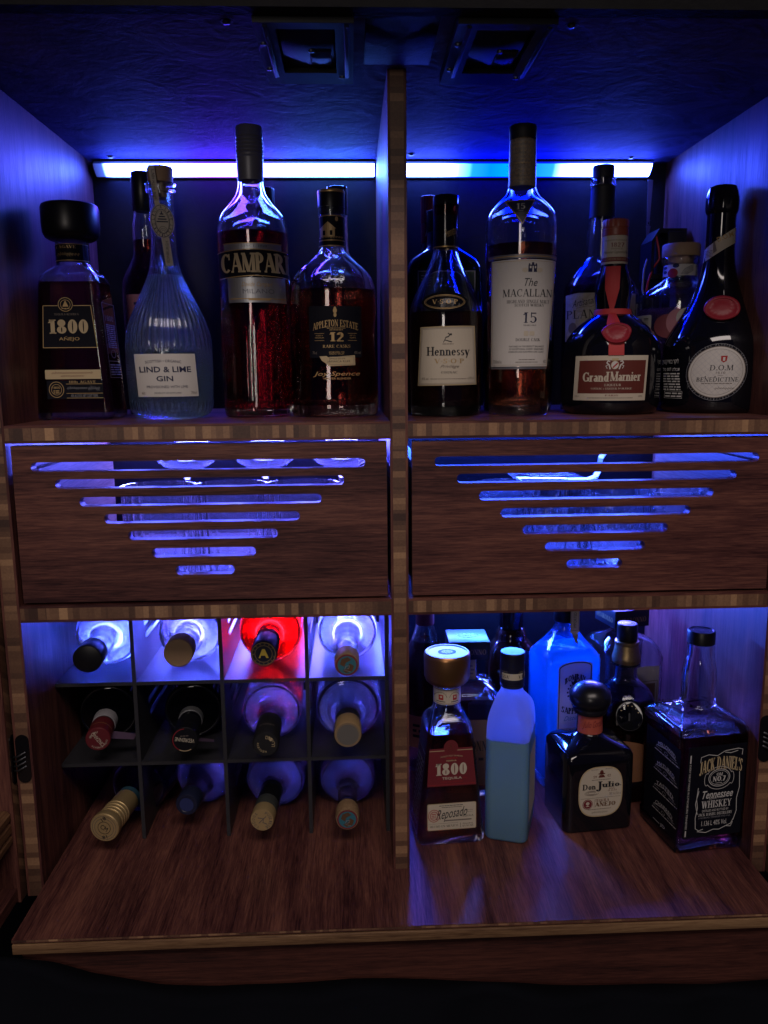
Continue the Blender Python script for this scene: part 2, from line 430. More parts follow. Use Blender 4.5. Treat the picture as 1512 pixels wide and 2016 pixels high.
        if ch == 'e': s.O(.27, .32, .26, .33, 0, 320); s.H(.06, .52, .36); return .56
        if ch == 'n': s.V(.15, 0, .65, None, 1, 1); s.O(.32, .42, .25, .24, 0, 150); s.V(.49, 0, .42, None, 1, 0); return .66
        if ch == 'h': s.V(.15, 0, 1.05); s.O(.32, .42, .25, .24, 0, 150); s.V(.49, 0, .42, None, 1, 0); return .66
        if ch == 's': s.O(.23, .48, .19, .17, 30, 270, T * .8); s.O(.22, .18, .2, .18, -145, 90, T * .8); return .46
        if ch == 'y': s.D(.1, .65, .3, .04, T); s.D(.3, .04, .5, .65, t); s.D(.3, .04, .2, -.28, t * 1.5); s.sf(.1, .65, .14); s.sf(.5, .65, .1); return .6
        if ch == 'a': s.V(.42, 0, .44, None, 1, 0); s.O(.26, .44, .24, .22, 0, 150); s.O(.25, .2, .22, .21, 0, 360, T * .9); return .56
        if ch == 'd': s.V(.45, 0, 1.05); s.O(.29, .32, .27, .33, 0, 360); return .6
        if ch == 'o': s.O(.28, .32, .27, .33, 0, 360); return .57
        if ch == 'r': s.V(.15, 0, .65); s.O(.34, .4, .2, .25, 50, 150); return .46
        if ch == 'i': s.V(.15, 0, .65); s.O(.15, .86, .09, .09, 0, 360, .09, .09); return .31
        if ch == 'l': s.V(.15, 0, 1.05); return .31
        if ch == 'u': s.V(.14, .2, .65, None, 0, 1); s.V(.47, 0, .65); s.O(.305, .22, .25, .22, 180, 360); return .62
        if ch == 't': s.V(.18, .05, .85, None, 0, 0); s.H(.03, .36, .62); s.O(.3, .15, .2, .15, 180, 300); return .4
        if ch == 'p': s.V(.15, -.3, .65); s.O(.31, .32, .27, .33, 0, 360); return .6
        if ch == '.': s.O(.1, .08, .09, .09, 0, 360, .09, .09); return .2
        if ch == '-': s.H(.05, .25, .48); return .3
        if ch == "'": s.D(.08, .72, .12, 1, T * .7); return .2
        if ch == ' ': return .4
        s.V(.18, 0, .65); return .36
_tc = {}
def sans_geo(txt, bold, shear):
    k = (txt, bold, shear)
    if k in _tc: return _tc[k]
    cu = bpy.data.curves.new('text', 'FONT'); cu.body = txt; cu.resolution_u = 2; cu.fill_mode = 'FRONT'
    cu.offset = bold; cu.shear = shear; cu.size = 1
    ob = bpy.data.objects.new('text', cu); me = bpy.data.meshes.new_from_object(ob)
    v = [(p.co.x, p.co.y) for p in me.vertices]; f = [tuple(p.vertices) for p in me.polygons]
    bpy.data.objects.remove(ob); bpy.data.curves.remove(cu); bpy.data.meshes.remove(me)
    _tc[k] = (v, f); return v, f
def ser_geo(txt, T, t, gap):
    s = Ser(T, t); x = 0; V, F = [], []
    for ch in txt:
        s.v, s.f = [], []; wd = s.glyph(ch); k = len(V)
        V += [(a + x, b) for a, b in s.v]; F += [tuple(i + k for i in q) for q in s.f]; x += wd + gap
    return V, F

class Lab:
    """a printed label drawn flat in its own grid (gx,gy down), then wrapped on a surface (u,v,h)->(x,y,z)"""
    def __init__(s, gx, gy, u, v, su, sv=None, lean=0):
        s.o = (gx, gy, u, v, su, sv or su, lean); s.v, s.f, s.m, s.mats = [], [], [], []
    def c(s, x, y):
        gx, gy, u, v, su, sv, ln = s.o
        return (u + (x - gx) * su - (y - gy) * ln, v - (y - gy) * sv)
    def mi(s, mt):
        if mt not in s.mats: s.mats.append(mt)
        return s.mats.index(mt)
    def add(s, pts, faces, mt, ly):
        k = len(s.v); s.v += [(*s.c(x, y), ly) for x, y in pts]
        s.f += [tuple(i + k for i in f) for f in faces]; s.m += [s.mi(mt)] * len(faces); return s
    def quad(s, pts, mt, ly=0): return s.add(pts, [tuple(range(len(pts)))], mt, ly)
    def rect(s, x0, y0, x1, y1, mt, ly=0): return s.quad([(x0, y0), (x1, y0), (x1, y1), (x0, y1)], mt, ly)
    def rr(s, x0, y0, x1, y1, r, mt, ly=0):
        p = []
        for cx, cy, a0 in ((x1 - r, y0 + r, -90), (x1 - r, y1 - r, 0), (x0 + r, y1 - r, 90), (x0 + r, y0 + r, 180)):
            for i in range(7): a = R(a0 + 15 * i); p.append((cx + r * math.cos(a), cy + r * math.sin(a)))
        return s.quad(p, mt, ly)
    def ell(s, cx, cy, rx, ry, mt, ly=0, n=40):
        return s.quad([(cx + rx * math.cos(2 * math.pi * i / n), cy + ry * math.sin(2 * math.pi * i / n)) for i in range(n)], mt, ly)
    def rg(s, cx, cy, rx, ry, w, mt, ly=0, n=40, a0=0, a1=360):
        p = []; f = []
        for i in range(n + 1):
            a = R(a0 + (a1 - a0) * i / n); p += [(cx + rx * math.cos(a), cy + ry * math.sin(a)), (cx + (rx - w) * math.cos(a), cy + (ry - w) * math.sin(a))]
            if i: f.append((2 * i - 2, 2 * i, 2 * i + 1, 2 * i - 1))
        return s.add(p, f, mt, ly)
    def fr(s, x0, y0, x1, y1, w, mt, ly=1):
        s.rect(x0, y0, x1, y0 + w, mt, ly); s.rect(x0, y1 - w, x1, y1, mt, ly)
        s.rect(x0, y0 + w, x0 + w, y1 - w, mt, ly); return s.rect(x1 - w, y0 + w, x1, y1 - w, mt, ly)
    def ln(s, pts, w, mt, ly=1):
        p = []; f = []
        for i, q in enumerate(pts):
            a = pts[max(i - 1, 0)]; b = pts[min(i + 1, len(pts) - 1)]
            d = Vector((b[0] - a[0], b[1] - a[1])).normalized(); nx, ny = -d.y * w / 2, d.x * w / 2
            p += [(q[0] + nx, q[1] + ny), (q[0] - nx, q[1] - ny)]
            if i: f.append((2 * i - 2, 2 * i, 2 * i + 1, 2 * i - 1))
        return s.add(p, f, mt, ly)
    def _fit(s, V, F, x0, y0, x1, y1, mt, ly, arc, rot=0, cap=None):
        if not V: return s
        ax, bx = min(p[0] for p in V), max(p[0] for p in V)
        ay, by = (0, cap) if cap else (min(p[1] for p in V), max(p[1] for p in V))
        q = []
        for x, y in V:
            t = (x - ax) / (bx - ax or 1); X = x0 + t * (x1 - x0); Y = y1 + (y0 - y1) * (y - ay) / (by - ay or 1)
            if isinstance(arc, tuple): Y += arc[0] + (arc[1] - arc[0]) * t
            elif arc: Y += arc * (2 * t - 1) ** 2
            if rot:
                cx, cy = (x0 + x1) / 2, (y0 + y1) / 2; cr, sr = math.cos(rot), math.sin(rot)
                X, Y = cx + (X - cx) * cr - (Y - cy) * sr, cy + (X - cx) * sr + (Y - cy) * cr
            q.append((X, Y))
        return s.add(q, F, mt, ly)
    def t(s, txt, x0, y0, x1, y1, mt, ly=2, bold=0, shear=0, arc=0, rot=0):
        return s._fit(*sans_geo(txt, bold, shear), x0, y0, x1, y1, mt, ly, arc, rot)
    def s(s, txt, x0, y0, x1, y1, mt, ly=2, T=.17, th=.055, gap=.08, arc=0, rot=0):
        V, F = ser_geo(txt, T, th, gap); return s._fit(V, F, x0, y0, x1, y1, mt, ly, arc, rot, cap=1.0)
    def tiny(s, x0, y0, x1, y1, mt, rows=1, ly=2, fill=.5):
        rh = (y1 - y0) / rows
        for r_ in range(rows):
            x = x0; yy = y0 + r_ * rh
            while x < x1 - 1:
                wd = min(rnd.uniform(.5, 2.2) * rh * 1.2, x1 - x)
                s.rect(x, yy + rh * (1 - fill) / 2, x + wd, yy + rh * (1 + fill) / 2, mt, ly); x += wd + rh * .35
        return s
    def scrawl(s, x0, y0, x1, y1, mt, w=2, n=9, ly=2, seed=1):
        q = random.Random(seed); p = []
        for i in range(n * 4 + 1):
            t = i / (n * 4); h = (y1 - y0) / 2 * (.35 + .65 * q.random())
            p.append((x0 + (x1 - x0) * t + 2.0 * math.sin(i * 1.57) * w, (y0 + y1) / 2 + h * math.sin(i * 1.57) * (1 if i % 7 else 1.3)))
        return s.ln(p, w, mt, ly)
    def build(s, name, parent, surf, cut=0, label=None, base=.25):
        bm = bmesh.new(); vs = [bm.verts.new(v) for v in s.v]
        for f, mi in zip(s.f, s.m):
            try: fc = bm.faces.new([vs[i] for i in f]); fc.material_index = mi
            except ValueError: pass
        if cut:
            big = [f for f in bm.faces if len(f.verts) > 4]
            if big: bmesh.ops.triangulate(bm, faces=big)
            for axis in (0, 1):
                lo = min(v.co[axis] for v in bm.verts); hi = max(v.co[axis] for v in bm.verts)
                st = cut if axis == 0 else cut * 1.7; k = math.floor(lo / st) + 1
                while k * st < hi:
                    pc = [0, 0, 0]; pc[axis] = k * st; pn = [0, 0, 0]; pn[axis] = 1
                    bmesh.ops.bisect_plane(bm, geom=bm.verts[:] + bm.edges[:] + bm.faces[:], plane_co=pc, plane_no=pn, dist=1e-5); k += 1
        for v in bm.verts: v.co = Vector(surf(v.co.x, v.co.y, base + v.co.z * .13)) * .001
        me = bpy.data.meshes.new(name); bm.to_mesh(me); bm.free()
        for mt in s.mats: me.materials.append(mt)
        return link(name, me, parent, label)
def onround(pr, k=1.0):
    pf = [full(p) for p in pr]
    def f(u, v, h):
        z, a, b, r = at(pf, v); q = max(-.995, min(.995, u / a)); an = math.asin(q)
        return ((a + h) * math.sin(an), -(b + h) * math.cos(an), v)
    return f
def onfront(d, tilt=None):                 # d: distance of the face from the axis, or fn(v)
    return lambda u, v, h: (u, -((d(v) if callable(d) else d) + h), v)
def onleft(d): return lambda u, v, h: (-((d(v) if callable(d) else d) + h), -u, v)
def onright(d): return lambda u, v, h: ((d(v) if callable(d) else d) + h, u, v)
def ontop(z0): return lambda u, v, h: (u, v, z0 + h)
def cap_round(parent, z0, z1, r, mt, name='cap', bev=1.2, ridges=0, n=64, r0=None):
    r0 = r0 or r
    pr = [(z0, r0 - .6), (z0 + .6, r0), (z1 - bev, r), (z1 - bev * .3, r - bev * .3), (z1, r - bev)]
    if ridges:
        md = lambda th, z: .35 * math.cos(ridges * th) if z0 + 2 < z < z1 - 1 else 0
        return loft(name, pr[:2] + [(z0 + 2.2, r0), (z1 - bev - 1, r)] + pr[2:], mt, parent, n=ridges * 4, mod=md, smooth=45)
    return loft(name, pr, mt, parent, n=n, smooth=45)
def collar(parent, z0, z1, pr, mt, name='capsule', off=.35, n=64):
    """a sleeve that follows the glass from z0 to z1"""
    zs = [z0] + [full(p)[0] for p in pr if z0 < full(p)[0] < z1] + [z1]; o = []
    for z in zs:
        a = at(pr, z); o.append((z, a[1] + off, a[2] + off, a[3] + off if a[3] >= 0 else -1))
    inn = [(z, a - off * .8, b - off * .8, (r - off * .8) if r >= 0 else -1) for z, a, b, r in reversed(o)]
    return loft(name, o + inn + [o[0]], mt, parent, n=n, cap0=False, cap1=False, smooth=50)

# ============================================================ the cabinet
def slotted(name, outer, holes, t, mp, mt, parent=None, res=1, label=None):
    """flat board with holes: filled 2D outline, thickness t, mapped (a,b,h)->(x,y,z)"""
    cu = bpy.data.curves.new(name, 'CURVE'); cu.dimensions = '2D'; cu.fill_mode = 'BOTH'; cu.extrude = t / 2
    for pts in [outer] + holes:
        sp = cu.splines.new('POLY'); sp.points.add(len(pts) - 1); sp.use_cyclic_u = True
        for p, q in zip(sp.points, pts): p.co = (q[0], q[1], 0, 1)
    ob = bpy.data.objects.new(name, cu); me = bpy.data.meshes.new_from_object(ob)
    bpy.data.objects.remove(ob); bpy.data.curves.remove(cu)
    bm = bmesh.new(); bm.from_mesh(me); bmesh.ops.remove_doubles(bm, verts=bm.verts[:], dist=1e-4)
    for v in bm.verts: v.co = Vector(mp(v.co.x, v.co.y, v.co.z)) * .001
    bmesh.ops.recalc_face_normals(bm, faces=bm.faces[:]); bm.to_mesh(me); bm.free()
    me.name = name; me.materials.clear(); me.materials.append(mt)
    me.polygons.foreach_set('use_smooth', [False] * len(me.polygons))
    return link(name, me, parent, label)
def stadium(x0, x1, z0, z1, n=8):
    r = (z1 - z0) / 2; zc = (z0 + z1) / 2; p = []
    for i in range(n + 1): a = R(-90 + 180 * i / n); p.append((x1 - r + r * math.cos(a), zc + r * math.sin(a)))
    for i in range(n + 1): a = R(90 + 180 * i / n); p.append((x0 + r + r * math.cos(a), zc + r * math.sin(a)))
    return p
plaster = rough_mat('blue_wash_textured_paint', (.065, .07, .19), 15, .42, .7, (.16, .17, .46), dist=.003, spec=.05)  # dark textured ceiling; the light bars' blue wash is put into its colour
backm = rough_mat('dark_back_paint', (.003, .003, .0045), 60, .25, .5, (.007, .007, .009), dist=.001, spec=.25)
blackw = rough_mat('black_beam_paint', (.002, .002, .003), 40, .3, .7, (.004, .004, .005), spec=.1)
darkwall = rough_mat('dark_room_paint', (.004, .004, .006), 6, .1, .8, (.006, .006, .008), spec=.1)
for nm, q in (('wall', [(-3000, 520, -900), (3000, 520, -900), (3000, 520, 2600), (-3000, 520, 2600)]), ('floor', [(-3000, -2600, -900), (3000, -2600, -900), (3000, 520, -900), (-3000, 520, -900)])):
    tag(mesh(nm, q, [(0, 1, 2, 3)], darkwall), 'dark ' + nm + (' behind the drinks cabinet' if nm == 'wall' else ' below the drinks cabinet'), nm, kind='structure')
cab = thing('drinks_cabinet', 'dark bamboo drinks cabinet with blue lit compartments and both doors open', 'cabinet')
XL, XR, H = -412, 414, 867
panel('side_panel', XL - 19, XL, 0, 372, -19, H, 'x', 'z', cab)
panel('side_panel', XR, XR + 19, 0, 372, -19, H, 'x', 'z', cab)
panel('divider_panel', -9.5, 9.5, 0, 372, 0, H, 'x', 'z', cab)
for x0, x1 in ((XL, -9.5), (9.5, XR)):
    panel('shelf', x0, x1, .5, 372, 501.5, 520, 'z', 'x', cab)
    panel('shelf', x0, x1, .5, 372, 307, 325.5, 'z', 'x', cab)
box('back_panel', XL - 19, XR + 19, 372.2, 380, -19, H, backm, cab)
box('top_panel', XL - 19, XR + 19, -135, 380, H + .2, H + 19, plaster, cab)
box('top_rail', XL - 60, XR + 60, -152, -135.2, H - 6, H + 30, blackw, cab)
box('centre_beam', -33, 30, -135, -24, H - 5, H, blackw, cab, bev=.6)
# counter that runs forward out of the cabinet
ct = panel('counter_board', -408, 410.5, -100, 372, -4.2, -.1, 'z', 'y', cab, ply=1)
box('shadow_groove', -407, 409.5, -97.5, 360, -6, -4.3, black_m, ct)
box('edge_strip', -408, 410.5, -100.6, -80, -17, -6.1, wood('x', 'pale_bamboo', (.10, .05, .025), (.20, .11, .055), (.30, .18, .09), .42), ct, bev=.5)
box('apron_panel', -402, 404, -92, -75, -190, -17.6, wood('x', 'red_bamboo', (.022, .008, .007), (.055, .018, .014), (.10, .034, .024), .45), cab)
for s_ in (-1, 1):
    hx = s_ * 434 + (1 if s_ > 0 else 0)
    d = bpy.data.objects.new('cabinet_door', None); COL.objects.link(d); d.parent = cab; d.empty_display_size = .02
    if s_ < 0:
        panel('door_stile', -545, hx, -11, 12.5, -19, H, 'y', 'z', d, slant=7)
        box('door_panel', -560, -546, -330, 12, -19, H, wood('z'), d)
        prof = [(-470, 52), (-441, 52), (-437, 56), (-437, 62), (-441, 65), (-437, 68), (-437, 77), (-441, 80), (-437, 83), (-437, 90), (-441, 94), (-470, 94)]
        for dz, nm in ((0, 'bottle_rail'), (330, 'bottle_rail'), (620, 'bottle_rail')):
            n = len(prof); vs = [(x, y, z + dz) for y in (-330, -12) for x, z in prof]
            fs = [tuple(range(n)), tuple(range(2 * n - 1, n - 1, -1))] + [(i, i + n, (i + 1) % n + n, (i + 1) % n) for i in range(n)]
            mesh(nm, vs, fs, wood('y', 'rail_bamboo', (.09, .04, .02), (.19, .095, .045), (.30, .17, .085), .45), d)
        box('door_shelf', -545, -437, -330, -12, -15, -1, wood('y'), d)
    else:
        panel('door_stile', hx, 545, -11, 12.5, -19, H, 'y', 'z', d)
        box('door_panel', 546, 560, -330, 12, -19, H, wood('z'), d)
    hg = bpy.data.objects.new('hinge', None); COL.objects.link(hg); hg.parent = cab; hg.empty_display_size = .02
    cx = s_ * 422
    hm = bmesh.new()
    slotted('hinge_leaf', stadium(-28.5, 28.5, -7.5, 7.5), [], 1.2, lambda a, b, h, cx=cx: (cx + b, -.4 + h, 150 + a), black_gloss, hg)
    slotted('hinge_leaf', stadium(-29, 29, -7, 7), [], 1.2, lambda a, b, h, hx=hx, s_=s_: (hx - s_ * (.4 - h), 1.5 + b, 149 + a), black_gloss, hg)
    for k in range(4):
        tube('hinge_link', [(cx - s_ * 3, -1, 158 - k * 5.5), (cx + s_ * 5, -6, 155 - k * 5.5), (hx - s_ * 1.5, 0, 152 - k * 5.5)], 1.1, steel, hg)
# flap stays screwed under the top
for cx, lb in ((-85, 'black metal latch bracket under the cabinet top above the red bitter bottle'), (86, 'black metal latch bracket under the cabinet top, right of the centre beam')):
    t = thing('latch_bracket', lb, 'bracket', (cx, -70, H), group='latch brackets under the cabinet top')
    hw = 42
    slotted('housing', [(-hw, -63), (hw, -63), (hw, 83), (-hw, 83)], [[(-24, -50), (26, -50), (26, 52), (-24, 52)]], 10, lambda a, b, h: (a, b, -5.5 + h), black_p, t)
    box('inner_plate', -23, 25, -48, 50, -6, -.6, pm('dark_blue_steel', (.008, .008, .01), .6, spec=.2), t, bev=.8)
    box('catch', 2, 22, 2, 36, -9, -6.1, black_p, t, bev=1.5)
    box('slide_rail', -34, -30, -60, 60, -12.5, -10.6, pm('dark_blue_steel', (0, 0, 0)), t, bev=.6)
    box('slide_rail', 34, 38, -60, 60, -12.5, -10.6, pm('dark_blue_steel', (0, 0, 0)), t, bev=.6)
    for sx, sy in ((-37, -20), (-37, 40), (31, 62), (4, 0)):
        loft('screw', [(-12.4, 1.5), (-12, 2.6), (-10.6, 2.9)], steel, t, n=16).location = (sx * .001, sy * .001, .0015 if sx == 4 else 0)
for sx, sy, lb in ((-151, -108, 'small round screw boss under the cabinet top, left of the left bracket'), (146, -105, 'small screw boss under the cabinet top, right of the right bracket'), (-375, 335, 'bright screw in the top corner beside the left light bar'), (38, 322, 'bright screw head in the top just right of the divider'), (350, 338, 'screw pair in the top above the light bar end')):
    t = thing('screw', lb, 'screw', (sx, sy, H), group='screws in the cabinet top')
    loft('screw_head', [(-2.4, 1.2), (-2, 3.0), (-.1, 3.6)], steel, t, n=20)
    loft('washer', [(-.5, 5.5), (-.1, 5.8)], black_m, t, n=20)
# blue light bars
W = (.05, .10, 1.0)
def light_bar(lb, x0, x1, y, z, stops, strength, face=-1):
    t = thing('light_bar', lb, 'led light', (0, 0, 0), group='blue light bars at the back')
    pts = [(y + 7, z - 6), (y + 2, z - 4.3), (y - 4, z + .5), (y - 8, z + 5), (y - 9.5, z + 8)]
    vs = [(x, a, b) for a, b in pts for x in (x0, x1)]
    fs = [(2 * i, 2 * i + 1, 2 * i + 3, 2 * i + 2) for i in range(len(pts) - 1)]
    mesh('diffuser', vs, fs, led_mat('led_glow', stops, x0, x1, strength), t, smooth=80)
    bk = [(y + 9.5, z - 7.5), (y + 9.5, z + 11.5), (y - 10, z + 11.5), (y - 10, z + 10.4), (y + 8.3, z + 10.4), (y + 8.3, z - 7.5)]
    n = len(bk); vs = [(x, a, b) for x in (x0 - .6, x1 + .6) for a, b in bk]
    fs = [tuple(range(n)), tuple(range(2 * n - 1, n - 1, -1))] + [(i, i + n, (i + 1) % n + n, (i + 1) % n) for i in range(n)]
    mesh('channel', vs, fs, black_m, t)
    for x in (x0 - 1, x1 + .2):
        q = pts + [(y + 9.5, z + 11)]
        mesh('end_cap', [(x + d, a, b) for d in (0, .8) for a, b in q],
             [tuple(range(6)), tuple(range(11, 5, -1))] + [(i, i + 6, (i + 1) % 6 + 6, (i + 1) % 6) for i in range(6)], alu, t)
light_bar('glowing white and violet light bar at the back top of the upper left compartment', XL + 8, -12, 360, 853.5,
          [(0, (.0004, .0006, .004)), (.03, (.001, .002, .012)), (.06, W), (.25, (.08, .12, 1)), (.38, (.09, .03, .95)), (.55, (.09, .04, 1)), (.72, (.07, .16, .95)), (.9, (.06, .18, .9)), (1, W)], LED)
light_bar('glowing blue and cyan light bar at the back top of the upper right compartment', 12, 386, 360, 853.5,
          [(0, (.06, .12, .95)), (.18, (.06, .12, 1)), (.26, (.008, .03, .85)), (.31, (.0002, .0052, .8)), (.38, (0, .0036, .75)), (.46, (0, .0050, .75)), (.53, (0, .0034, .75)), (.62, (.0003, .0056, .8)), (.70, (.03, .06, .9)), (.78, (.05, .10, 1)), (1, W)], LED)
light_bar('blue white light bar above the bottle rack at the back', XL + 8, -12, 358, 292, [(0, W), (.5, (.12, .12, 1)), (.62, (.25, .10, .9)), (.75, (.12, .10, 1)), (1, (.07, .12, 1))], LED * 7.5)
light_bar('blue light bar behind the bottles of the lower right compartment', 12, 390, 358, 292, [(0, (.05, .07, 1)), (.35, (.03, .14, 1)), (.6, (.04, .14, 1)), (.8, (.08, .08, 1)), (1, (.10, .09, 1))], LED * 4.4)
light_bar('blue light bar behind the left drawer', XL + 8, -12, 358, 488, [(0, (.10, .12, 1)), (1, (.11, .10, 1))], LED * 2.4)
light_bar('blue cyan light bar behind the right drawer', 12, 390, 358, 488, [(0, (.03, .12, 1)), (.4, (.03, .07, 1)), (1, W)], LED * 2.4)
t = thing('metal_strip', 'narrow metal angle strip hanging from the right end of the upper light bar', 'metal strip', (384.5, 361, 0))
slotted('strip_face', [(0, 762), (2.5, 764), (5.5, 842), (-1, 842)], [stadium(1, 3, 778, 786)], .8, lambda a, b, h: (a * 1.5, h + (a - 2) * .9, b), alu, t)

# ------------------------------------------------------------ drawers
SLL = [(476, -389, -36), (457.5, -365, -59), (438.2, -341, -83.5), (419.4, -316.5, -107.5), (400.8, -292, -131.5), (381.3, -268, -156), (361.4, -243.5, -180)]
SLR = [(476.4, 38.5, 394), (457.5, 62.5, 370), (438.3, 87, 345.5), (419.1, 111, 321), (399.8, 135.5, 297), (380.3, 160.5, 272), (360.6, 185, 247.5)]
def drawer(lb, x0, x1, sl):
    t = thing('drawer', lb, 'drawer', (0, 0, 0), group='slotted drawers')
    slotted('front_panel', [(x0, 328.2), (x1, 328.2), (x1, 498.4), (x0, 498.4)], [stadium(a, b, z - 5.1, z + 5.1) for z, a, b in sl], 14, lambda a, b, h: (a, 11 + h, b), wood('x'), t)
    inn = wood('y', 'drawer_bamboo', (.07, .035, .025), (.15, .08, .055), (.24, .14, .10), .42)
    box('side_board', x0 + 4, x0 + 14, 18.2, 320, 332, 470, inn, t); box('side_board', x1 - 14, x1 - 4, 18.2, 320, 332, 470, inn, t)
    box('bottom_board', x0 + 14.1, x1 - 14.1, 18.2, 320, 332, 338, inn, t); box('back_board', x0 + 14.1, x1 - 14.1, 310, 320, 338.1, 352, inn, t)
drawer('wide bamboo drawer under the square black-capped tequila, slots showing ribbed glasses', -408.5, -13, SLL)
drawer('wide bamboo drawer under the cognac bottle, slots showing cut crystal', 14, 412, SLR)
gclear = GL('tumbler_glass', (.95, .97, 1), through=.1, milk=.05)
def tumbler(lb, x, y, z, h, r0, r1, grp, ribs=22, amp=1.1, cut=0):
    t = thing('glass_tumbler', lb, 'glass', (x, y, z), group=grp)
    pr = [(0, r0 - 2), (1.5, r0), (h * .3, r0 + (r1 - r0) * .3), (h * .75, r0 + (r1 - r0) * .75), (h, r1)]
    md = (lambda th, zz: amp * math.cos(ribs * th + cut * zz)) if ribs else None
    vessel(t, pr if not cut else [(h * i / 14., r0 + (r1 - r0) * i / 14.) for i in range(15)], gclear, wall=2.2, base=9, n=ribs * 6 if ribs else 48, mod=md)
    return t
tumbler('ribbed glass seen through the left drawer slots, left of its row', -272, 70, 338.2, 108, 39, 42, 'ribbed glasses in the left drawer')
tumbler('ribbed glass in the middle of the left drawer behind the slots', -190, 72, 338.2, 108, 39, 42, 'ribbed glasses in the left drawer')
tumbler('ribbed glass at the right end of the row in the left drawer', -108, 72, 338.2, 108, 39, 42, 'ribbed glasses in the left drawer')
for i, (x, lb) in enumerate(((-258, 'cocktail glass rim seen in the top left drawer slot, left of three'), (-160, 'cocktail glass rim seen in the top left drawer slot, middle one'), (-64, 'cocktail glass rim at the right end of the top left drawer slot'))):
    t = thing('cocktail_glass', lb, 'glass', (x, 165, 338.2), group='cocktail glasses in the left drawer')
    loft('bowl', sm([(102, 3), (112, 14), (124, 34), (138, 45), (146, 45.5)], 3) + [(146, 44.3), (138, 43.8), (124, 32.5), (113, 12), (108, 2)], gclear, t, n=48)
    loft('stem', [(0, 36), (1.5, 36), (4, 6), (20, 4), (101.8, 3.6)], gclear, t, n=32)
for i, (x, y, lb) in enumerate(((118, 80, 'cut crystal tumbler nearest the divider in the right drawer'), (192, 78, 'cut crystal tumbler second from the divider in the right drawer'), (266, 82, 'cut crystal tumbler third from the divider in the right drawer'), (150, 170, 'cut crystal tumbler at the back of the right drawer'), (330, 90, 'cut crystal tumbler nearest the side wall in the right drawer'))):
    tumbler(lb, x, y, 338.2, 92, 34, 38, 'cut crystal tumblers in the right drawer', ribs=14, amp=1.6, cut=.16)
t = thing('clear_tray', 'clear plastic tray edge lit cyan in the second slot of the right drawer', 'tray', (170, 200, 0))
box('tray_plate', -4, 82, -60, 60, 430, 434, gclear, t, bev=1)
tube('tray_foot', [(4, 0, 338.3), (4, 0, 429.9)], 4, gclear, t); tube('tray_foot', [(72, 50, 338.3), (72, 50, 429.9)], 4, gclear, t)
t = thing('bent_bracket', 'bent pale metal bracket behind the top slots of the right drawer', 'bracket', (262, 150, 0))
pts = [(-40, 0), (-12, 0), (-4, 3), (0, 10), (2, 26), (6, 33), (16, 36)]
vs = [(a, y, 434 + b) for a, b in pts for y in (-10, 10)]
mesh('bracket_strip', vs + [(x, y, z + 2) for x, y, z in vs], [(2 * i, 2 * i + 1, 2 * i + 3, 2 * i + 2) for i in range(6)] + [(14 + 2 * i, 14 + 2 * i + 2, 14 + 2 * i + 3, 14 + 2 * i + 1) for i in range(6)], alu, t)
box('bracket_leg', -42, -38, -8, 8, 338.3, 434, alu, t)

# ------------------------------------------------------------ bottle rack
rk = thing('bottle_rack', 'black board bottle rack of crossed shelves holding lying bottles', 'bottle rack', (0, 0, 0))
rackm = rough_mat('black_rack_board', (.022, .022, .026), 120, .15, .42, (.03, .03, .036), dist=.0006)
VX = [-317, -212, -109, -12]
for x in VX:
    holes = []
    if x != -12:
        for z0 in (0, 103, 206):
            for dz in (40, 58, 76): holes.append([(p, q) for p, q in stadium(125 + (76 - dz) * .3, 265, z0 + dz - 4, z0 + dz + 4)])
    slotted('upright_board', [(80, 0.2), (300, 0.2), (300, 304), (80, 304)], holes, 4.5, lambda a, b, h, x=x: (x + h, a, b), rackm, rk)
for z in (100, 203.5):
    vs, fs = [], []
    xs = [XL + .5] + [v for x in VX for v in (x - 2.4, x + 2.4)][:-1]
    for x0, x1 in zip(xs[::2], xs[1::2]):
        k = len(vs)
        vs += [(x, y, zz) for x in (x0, x1) for y in (80.5, 300) for zz in (z - 2.2, z + 2.2)]
        fs += [tuple(k + i for i in f) for f in ((0, 1, 3, 2), (4, 6, 7, 5), (0, 4, 5, 1), (2, 3, 7, 6), (1, 5, 7, 3), (0, 2, 6, 4))]
    mesh('rack_shelf', vs, fs, rackm, rk)

